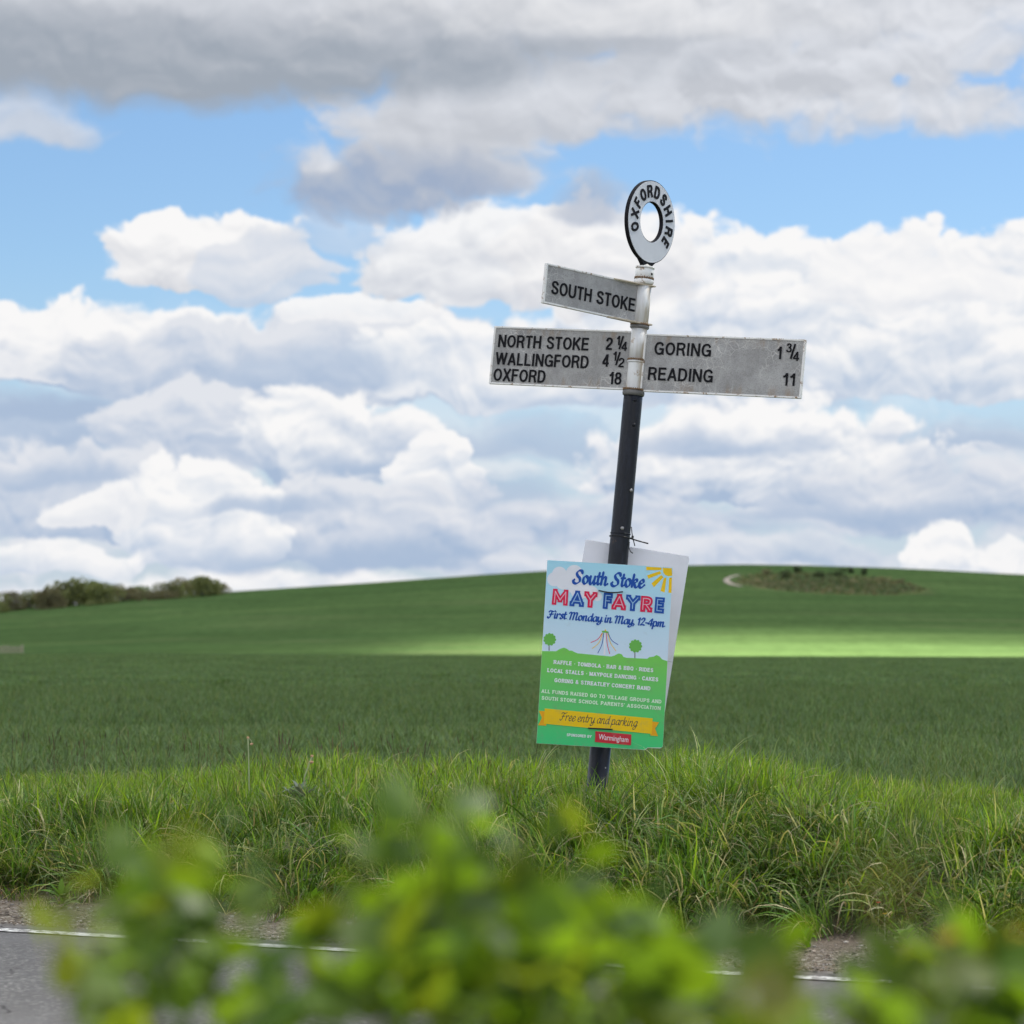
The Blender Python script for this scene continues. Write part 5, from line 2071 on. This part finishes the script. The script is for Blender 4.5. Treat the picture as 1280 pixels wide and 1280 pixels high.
def tree(name, label, cat, px, base_row, top_row, wpx, Yd, fol, seed, n=500, group=None, lift=.0):
    b = at(px, base_row, Yd)
    b.z = gz(b.x, b.y) - .1
    ztop = at(px, top_row, Yd).z
    H = ztop - b.z
    wd = wpx / F * Yd
    root = empty(name, b)
    tag(root, label, cat, group)
    rr = random.Random(seed)
    pth = [Vector((0, 0, 0)), Vector((rr.uniform(-.1, .1), 0, H * .3)), Vector((rr.uniform(-.2, .2), 0, H * .7))]
    tv, tf = tube_data(pth, [H * .035, H * .028, H * .01], 7)
    for k in range(5):
        a = rr.random() * 6.28
        v2, f2 = tube_data([Vector((0, 0, H * (.2 + .08 * k))), Vector((math.cos(a) * wd * .2, math.sin(a) * wd * .2, H * (.45 + .07 * k))), Vector((math.cos(a) * wd * .36, math.sin(a) * wd * .3, H * (.6 + .06 * k)))], [H * .016, H * .01, H * .004], 5)
        bb = len(tv)
        tv += v2
        tf += [tuple(i + bb for i in f) for f in f2]
    link('trunk', mesh('trunk', tv, tf, True), MBARK, root)
    cz = H * .46
    c = link('crown', crown_mesh(wd * .52, wd * .45, H * .60, n, max(.22, H * .06), seed + 1), fol, root)
    c.location = (0, 0, cz)
    return root


TL_ = [(-14, 742, 34, 0, 'first tree of the far row, cut by the left edge of the photo'),
       (12, 738, 30, 1, 'thin greyish tree standing at the low left end of the far row'),
       (38, 737, 34, 0, 'low olive tree between the greyish end tree and the brown one'),
       (62, 733, 30, 1, 'brownish low tree left of the tallest crown in the far row'),
       (84, 722, 40, 0, 'tallest broad olive crown in the left half of the far row'),
       (108, 724, 36, 2, 'green crown pressed against the tallest olive one'),
       (131, 727, 34, 0, 'olive crown in the middle of the far row'),
       (153, 729, 32, 1, 'brownish crown just left of the dip in the far row'),
       (173, 731, 24, 2, 'small green crown at the dip in the far row'),
       (196, 736, 30, 1, 'low brown bush filling the gap in the far row'),
       (214, 725, 28, 0, 'olive crown right of the gap in the far row'),
       (233, 722, 26, 1, 'brownish crown beside the highest one on the hill edge'),
       (253, 719, 34, 0, 'highest rounded crown near the right end of the far row'),
       (270, 728, 22, 1, 'last small tree sloping down to the bare skyline')]
for i, (px, top, wd, k, lab) in enumerate(TL_):
    base = float(np.interp(px, SKY_PX, SKY_ROW))
    tree('tree', lab, 'tree', px, base, top, wd * (1.5 if i not in (8, 9) else 2.1), 672 + 8 * (i % 3), FOL[k], 500 + i, 2400, 'trees along the far left skyline')
BU = [(958, 718, 711, 14, 'leftmost low bush in the pit on the hill'), (980, 724, 710, 15, 'dark bush with a visible stem in the left part of the pit'),
      (998, 716, 706, 15, 'bush on the upper rim above the dark stemmed one'), (1022, 722, 712, 18, 'low wide bush in the middle of the pit'),
      (1046, 720, 708, 24, 'largest dark green bush in the pit'), (1063, 716, 707, 12, 'small bush touching the largest one on its right'),
      (1080, 719, 709, 8, 'narrow upright dark bush standing alone in the pit'), (1104, 727, 720, 20, 'flat brownish scrub at the right end of the pit'), (1124, 729, 723, 14, 'last low bush at the right tip of the pit')]


def hill_y(px, row):
    best = (9e9, 0)
    for yy in np.arange(260, 700, 4.0):
        x_ = (px - 640) / F * yy
        rr_ = proj((x_, yy, gz(x_, yy)))[1]
        best = min(best, (abs(rr_ - row), yy))
    return best[1]


DKF = leaf_mat('dark_scrub', .7, .15, .2, attr=False, col=(.05, .07, .03), rand=.2)
for i, (px, base, top, wd, lab) in enumerate(BU):
    tree('bush', lab, 'bush', px, base, top, wd, hill_y(px, base), DKF if i not in (0, 7, 8) else FOL[1], 700 + i, 260, 'scrub bushes in the old pit', lift=0)
# rough scrub over the pit
rr = random.Random(77)
B_ = Blades()
for i in range(1700):
    a, q = rr.random() * 6.283, math.sqrt(rr.random())
    x, y = 67 + 19 * q * math.cos(a), 606 + 47 * q * math.sin(a)
    c = rr.choice(((.075, .10, .04), (.10, .12, .052), (.06, .085, .033), (.15, .14, .075), (.17, .15, .08)))
    dk = float(vnoise(x * .12, y * .05))
    c = tuple(v * (.9 + .9 * dk) for v in c)
    B_.blade((x, y, gz(x, y) - .05), rr.random() * 6.28, rr.uniform(.2, .7) * (1 + dk), rr.uniform(.3, .9), rr.uniform(0, .6), .4, c, None, 3)
tag(link('scrub', B_.build('scrub', MCROP)), 'rough dry grass and brambles over the pit on the hill', kind='stuff')

# ---------------------------------------------------------------- little pale fence at the left, on the fold of the field
fy = 131.0
fx1 = (28 - 640) / F * fy
fence = empty('fence', (fx1, fy, gz(fx1, fy)))
tag(fence, 'short run of pale wooden palings at the left edge of the field', 'fence')
zt = at(10, 806.5, fy).z - fence.location.z
MPALE = simple('bleached_wood', (.36, .34, .23), .85, .2, .3, 3)
bm = bmesh.new()
for i in range(70):
    xx = -.06 * i
    gzz = gz(fx1 + xx, fy) - fence.location.z - .1
    hh = zt * .93 * (1 + .25 * float(vnoise(i * .7, 1)))
    bm_box(bm, xx - .021, xx + .008 + .008 * float(vnoise(i * 1.7, 5)), -.015, .015, gzz, hh)
tag(link('paling', bm_mesh('paling', bm), MPALE, fence), kind='stuff')
for k in (.35, .8):
    bm = bmesh.new()
    bm_box(bm, -4.2, .02, .017, .05, zt * k - .03, zt * k + .03)
    link('rail', bm_mesh('rail', bm), MPALE, fence)
for i in range(3):
    bm = bmesh.new()
    bm_box(bm, -2.0 * i - .05, -2.0 * i + .05, .052, .14, -.4, zt * 1.02)
    link('fence_post', bm_mesh('fence_post', bm), MPALE, fence)


# ================================================================== hedge shoots close to the camera
def leaf_mesh(L, wd, seed, fold=.25, curl=.5):
    """ovate toothed leaf, x along its length, folded a little on its midrib"""
    rr = random.Random(seed)
    vs, fs = [], []
    n = 9
    for i in range(n + 1):
        t = i / n
        x = L * t
        w_ = wd * (math.sin(math.pi * min(1, t ** .75)) ** .8) * .5 * (1 + (.16 if i % 2 else -.10))
        zc = -curl * L * t * t * .5
        vs += [(x, 0, zc), (x - .03 * L * (i % 2), w_, zc + w_ * fold + rr.uniform(-.001, .001)), (x - .03 * L * (i % 2), -w_, zc + w_ * fold)]
        if i:
            a, b = 3 * (i - 1), 3 * i
            fs += [(a, b, b + 1, a + 1), (a, a + 2, b + 2, b)]
    return mesh('leaf', vs, fs, True)


def leafy(name, base, trans_col, rough=.55):
    m, t, out = new_mat(name)
    o = t.n('ShaderNodeTexCoord').outputs['Object']
    r_ = t.n('ShaderNodeObjectInfo').outputs['Random']
    f = t.noise(o, 60.0, 3.0, .5)
    k = t.mr(r_, 0, 1, .7, 1.3, smooth=False)
    c = t.mix(f, base + (1,), tuple(v * 1.3 for v in base) + (1,))
    c = t.v('SCALE', c)
    t.t.links.new(k, c.node.inputs['Scale'])
    p = principled(t, None, c, rough, .22)
    c2 = t.v('SCALE', trans_col)
    t.t.links.new(k, c2.node.inputs['Scale'])
    tb = t.n('ShaderNodeBsdfTranslucent', {'Color': c2})
    ms = t.n('ShaderNodeMixShader', {0: .5, 1: p.outputs[0], 2: tb.outputs[0]})
    t.t.links.new(ms.outputs[0], out.inputs[0])
    return m


LM = [leafy('hedge_leaf', (.064, .120, .012), (.19, .31, .010)), leafy('hedge_leaf_dark', (.046, .095, .012), (.14, .24, .010)),
      leafy('hedge_leaf_yellow', (.08, .125, .010), (.22, .28, .010)), leafy('hedge_leaf_bronze', (.12, .10, .02), (.30, .22, .03)),
      leafy('hedge_leaf_pale', (.10, .15, .06), (.20, .29, .06), .45)]
MTW = simple('hedge_twig', (.075, .06, .03), .7, .2, .3, 60)
LEAVES = []
for i, (L, wd) in enumerate(((.040, .030), (.034, .028), (.046, .033), (.028, .022))):
    for j, m_ in enumerate(LM):
        me = leaf_mesh(L, wd, 900 + i, .2 + .1 * (i % 3), .35 + .2 * (i % 2))
        me.materials.append(m_)
        LEAVES.append(me)


def shoot(label, px, py, Yd, bend, seed, n_leaf, mats=(0, 0, 0, 1, 1, 2, 4), scale=1.0, low=None, root_px=None):
    rr = random.Random(seed)
    Yd = 1.0 + (Yd - .6) * 1.12 if Yd > 1 else Yd
    tip = at(px, py + 38, Yd)
    low_z = .25 if low is None else low
    rp = px + bend if root_px is None else root_px
    b = at(rp, 1280, Yd)
    b.z = low_z
    b.y = Yd + rr.uniform(-.05, .05)
    root = empty('hedge_shoot', b)
    tag(root, label, 'hedge shoot', 'leafy hedge shoots close in front of the camera')
    H = tip.z - b.z
    dx = tip.x - b.x
    ctrl = [(0, 0), (dx * .15 + rr.uniform(-.01, .01), H * .4), (dx * .55 + rr.uniform(-.01, .01), H * .75), (dx, H)]
    yy = rr.uniform(-.04, .04)
    path = smooth_path(ctrl, 8)
    pts = [Vector((p.x, yy * math.sin(3 * i / len(path)), p.y)) for i, p in enumerate(path)]
    vs, fs = tube_data(pts, [.0026 - .0016 * i / len(pts) for i in range(len(pts))], 6)
    link('stem', mesh('stem', vs, fs, True), MTW, root)
    # leaves from the tip down to a little under the frame
    fr = max(.15, min(.95, (tip.z - (CAMZ - (1330 - 800) / F * Yd)) / H))
    if Yd > 1:
        n_leaf = int(n_leaf * 1.4)
    for i in range(n_leaf):
        t = 1 - fr * (i / n_leaf) ** .9
        q = t * (len(pts) - 1)
        k = min(int(q), len(pts) - 2)
        p = pts[k].lerp(pts[k + 1], q - k)
        a = i * 2.4 + rr.uniform(-.4, .4)
        out_ = Vector((math.cos(a), math.sin(a), rr.uniform(.1, .9))).normalized()
        pet = rr.uniform(.006, .032) * scale * (1.5 if rr.random() < .35 else 1)
        o = bpy.data.objects.new('leaf', LEAVES[rr.randrange(4) * 5 + rr.choice(mats)])
        COL.objects.link(o)
        o.parent = root
        o.location = p + out_ * pet
        e = out_.to_track_quat('X', 'Z')
        o.rotation_mode = 'QUATERNION'
        o.rotation_quaternion = e @ Euler((rr.gauss(0, 1.1), rr.uniform(-.7, .9), rr.gauss(0, .5))).to_quaternion()
        s_ = scale * rr.uniform(.6, 1.02)
        o.scale = (s_, s_, s_)


SH = [
    # label, px, py, Y, bend, leaves, mats, scale
    ('shoot reaching up over the left end of the road, ending beside the grass bank', 196, 1015, 1.42, 25, 17, (0, 0, 1, 4, 2), 1.0),
    ('pale topped shoot just right of the leftmost tall one', 262, 1075, 1.5, -60, 12, (0, 4, 4, 1), .95),
    ('short yellow green shoot leaning left over the white line', 128, 1120, 1.35, 95, 9, (2, 0, 0, 4), 1.0),
    ('tallest shoot, its tip just under the left of the post foot', 530, 975, 1.35, 45, 20, (0, 0, 1, 1, 4), 1.1),
    ('shoot beside the tallest one, reaching nearly as high on its right', 648, 990, 1.4, -30, 16, (0, 2, 2, 0, 4), .95),
    ('thin side shoot pointing left from the tallest one', 455, 1012, 1.4, 80, 9, (0, 1, 2), .85),
    ('mid height shoot in front of the dry grass clump', 425, 1105, 1.35, 30, 13, (0, 0, 1, 2), 1.0),
    ('low bright shoot between the road and the dry grass clump', 352, 1150, 1.35, 25, 12, (0, 0, 2, 1), 1.05),
    ('pale leafed shoot under the foot of the post', 700, 1085, 1.35, -15, 14, (4, 4, 0, 1), 1.0),
    ('broad dark leafed shoot right of the pale one under the post', 785, 1112, 1.4, -20, 13, (0, 1, 1, 0), 1.1),
    ('bright shoot pointing right across the foot of the bank', 880, 1155, 1.35, -70, 14, (0, 0, 4, 1), 1.1),
    ('blurred dark shoot standing left of the bare soil', 600, 1110, 1.3, 10, 14, (1, 1, 0, 0), 1.15),
    ('yellow green tip beside the bare soil on the bank', 1130, 1160, 1.45, 20, 10, (2, 2, 0), .9),
    ('wide shoot filling the lower right corner', 1215, 1165, 1.3, -20, 14, (0, 0, 1, 2), 1.15),
    ('shoot with bronze young leaves at the right edge of the photo', 1262, 1135, 1.4, -5, 11, (3, 3, 0, 1), .9),
    ('low shoot left of centre near the bottom edge', 480, 1165, 1.3, -10, 13, (0, 0, 1, 2), 1.15),
    ('dense low shoot in the bottom centre', 660, 1175, 1.28, 10, 14, (0, 1, 2, 0), 1.2),
    ('low shoot right of the bottom centre', 760, 1180, 1.28, -10, 14, (0, 1, 0, 2), 1.2),
    ('lowest shoot right of the centre, by the bottom edge', 860, 1215, 1.28, 0, 11, (4, 0, 1), 1.2),
    ('lowest shoot left of the centre, by the bottom edge', 555, 1215, 1.28, 0, 12, (0, 0, 1), 1.2),
    ('low shoot near the bottom edge with dark leaves, left part', 300, 1215, 1.3, 10, 11, (0, 1, 1), 1.15),
    ('low bright shoot at the bottom edge below the leftmost tall one', 172, 1200, 1.3, 15, 11, (0, 0, 2, 1), 1.1),
    ('low shoot at the bottom edge left of the right corner', 1120, 1205, 1.28, 0, 13, (0, 2, 1), 1.2),
    ('second shoot of the leftmost clump, a little lower than its tallest', 222, 1040, 1.55, 5, 16, (0, 1, 0, 4), 1.0),
    ('dark stemmed shoot inside the leftmost clump', 178, 1085, 1.5, 20, 15, (0, 1, 1, 2), 1.0),
    ('full leafed shoot just right of the tallest one', 575, 1010, 1.5, 0, 20, (0, 1, 0, 4), 1.05),
    ('shoot between the tallest pair and the pale one under the post', 665, 1050, 1.5, 0, 17, (0, 1, 2, 0), 1.0),
    ('shoot below the poster, lower than the pale one', 735, 1130, 1.5, 0, 15, (0, 0, 1, 4), 1.0),
    ('dark low shoot in the corner on the right', 1245, 1200, 1.35, 0, 14, (0, 1, 1), 1.15),
    ('spray of bright leaves above the right part of the bottom edge', 1160, 1180, 1.4, 10, 13, (0, 0, 2), 1.05),
    ('low leafy shoot left of the gap showing the white line', 935, 1205, 1.35, 5, 12, (0, 0, 4, 1), 1.1),
    ('wide spread shoot low between the gap and the right corner', 1185, 1225, 1.3, 0, 12, (0, 1, 1, 0), 1.15),
    ('full leafed shoot just left of the tallest one', 495, 1050, 1.5, 20, 13, (0, 1, 1, 0), 1.0),
    ('dull green shoot filling the middle of the bottom edge', 615, 1190, 1.35, 0, 13, (0, 1, 1), 1.1),
]
for i, (lab, px, py, Yd, bend, n, mats, scl) in enumerate(SH):
    shoot(lab, px, py, Yd, bend, 1000 + i, n, mats, scl)
# very near single sprays, seen as faint smudges
shoot('faint yellowish spray low at the left, very close to the lens', 72, 1060, .75, 40, 1100, 3, (2, 3), .5)
shoot('faint bronze spray over the right of the bank, very close to the lens', 1052, 1075, .72, 30, 1101, 3, (3, 3, 2), .5)
shoot('faint tall spray reaching into the field at the right', 1180, 960, .62, 40, 1102, 4, (2, 3), .36)

# ================================================================== the clouds overhead that shade the field
def cloud_obj(label, H, gx0, gx1, gy0, gy1, cover, thick, seed, n=90):
    """a flat-bottomed cumulus sheet; cover(x, y) is how dense it is over the ground point it shades"""
    m, t, out = new_mat('cloud_droplets')
    c = t.n('ShaderNodeAttribute', attribute_name='cover').outputs['Fac']
    d1 = t.n('ShaderNodeBsdfDiffuse', {0: (.88, .88, .90, 1)}).outputs[0]
    d2 = t.n('ShaderNodeBsdfTranslucent', {0: (.80, .80, .82, 1)}).outputs[0]
    tr = t.n('ShaderNodeBsdfTransparent').outputs[0]
    body = t.n('ShaderNodeMixShader', {0: .5, 1: d1, 2: d2}).outputs[0]
    t.t.links.new(t.n('ShaderNodeMixShader', {0: c, 1: tr, 2: body}).outputs[0], out.inputs[0])
    gx = np.linspace(gx0, gx1, n)
    gy = np.linspace(gy0, gy1, n)
    GX, GY = np.meshgrid(gx, gy)
    cv = np.clip(cover(GX, GY), 0, 1)
    ex = np.minimum(np.minimum(GX - gx0, gx1 - GX), np.minimum(GY - gy0, gy1 - GY))
    ox, oy = S.x / S.z * H, S.y / S.z * H
    sc_ = 60.0 / max(1, (gx1 - gx0))
    puff_ = .6 + .5 * fbm(GX * sc_ * .12 + seed, GY * sc_ * .12, 4)
    top = H + thick * cv ** .5 * np.clip(puff_, .15, 2)
    bot = H - thick * .08 * cv ** .5 * np.clip(puff_, .15, 2)
    N = n * n
    vs = np.concatenate([np.stack([GX.ravel() + ox, GY.ravel() + oy, bot.ravel()], 1), np.stack([GX.ravel() + ox, GY.ravel() + oy, top.ravel() + .05], 1)])
    idx = np.arange(N).reshape(n, n)
    q = np.stack([idx[:-1, :-1], idx[:-1, 1:], idx[1:, 1:], idx[1:, :-1]], -1).reshape(-1, 4)
    keep = cv.ravel()[q].max(1) > .004
    q = q[keep]
    me = mesh('cloud', vs.tolist(), q[:, ::-1].tolist() + (q + N).tolist(), True)
    a = me.attributes.new('cover', 'FLOAT', 'POINT')
    # two skins are crossed on the way through
    tcov = 1 - np.sqrt(np.clip(1 - cv.ravel(), 0, 1))
    a.data.foreach_set('value', np.concatenate([tcov, tcov]).astype(np.float32))
    return tag(link('cloud', me, m), label, kind='structure')


def near_cover(x, y):
    e = 19.5 + 2.5 * vnoise(x * .12, 3.3)
    c = (.66 + .34 * smoothstep(e - 3.0, e + 3.0, y)) * (1 - smoothstep(196, 214, y)) * smoothstep(-60, -35, y)
    return c * smoothstep(-150, -110, x) * (1 - smoothstep(110, 150, x)) * .97


def far_cover(x, y):
    n_ = 14 * fbm(x * .03, y * .012, 3)
    a = smoothstep(300 + n_, 440 + n_, y + 10 * vnoise(x * .02, 1)) ** .9
    b = 1 - smoothstep(-20, 12, x + .028 * (y - 320) + n_ * .5)
    c = np.maximum(a, b) * smoothstep(200, 214, y)
    return c * smoothstep(-420, -330, x) * (1 - smoothstep(330, 420, x)) * (1 - smoothstep(820, 900, y)) * .985


cloud_obj('low grey cloud above the road whose shadow lies on the near field', 320, -150, 150, -60, 216, near_cover, 45, 1, 130)
cloud_obj('broad cloud above the hill whose shadow leaves one bright strip', 900, -420, 420, 198, 900, far_cover, 120, 2, 150)
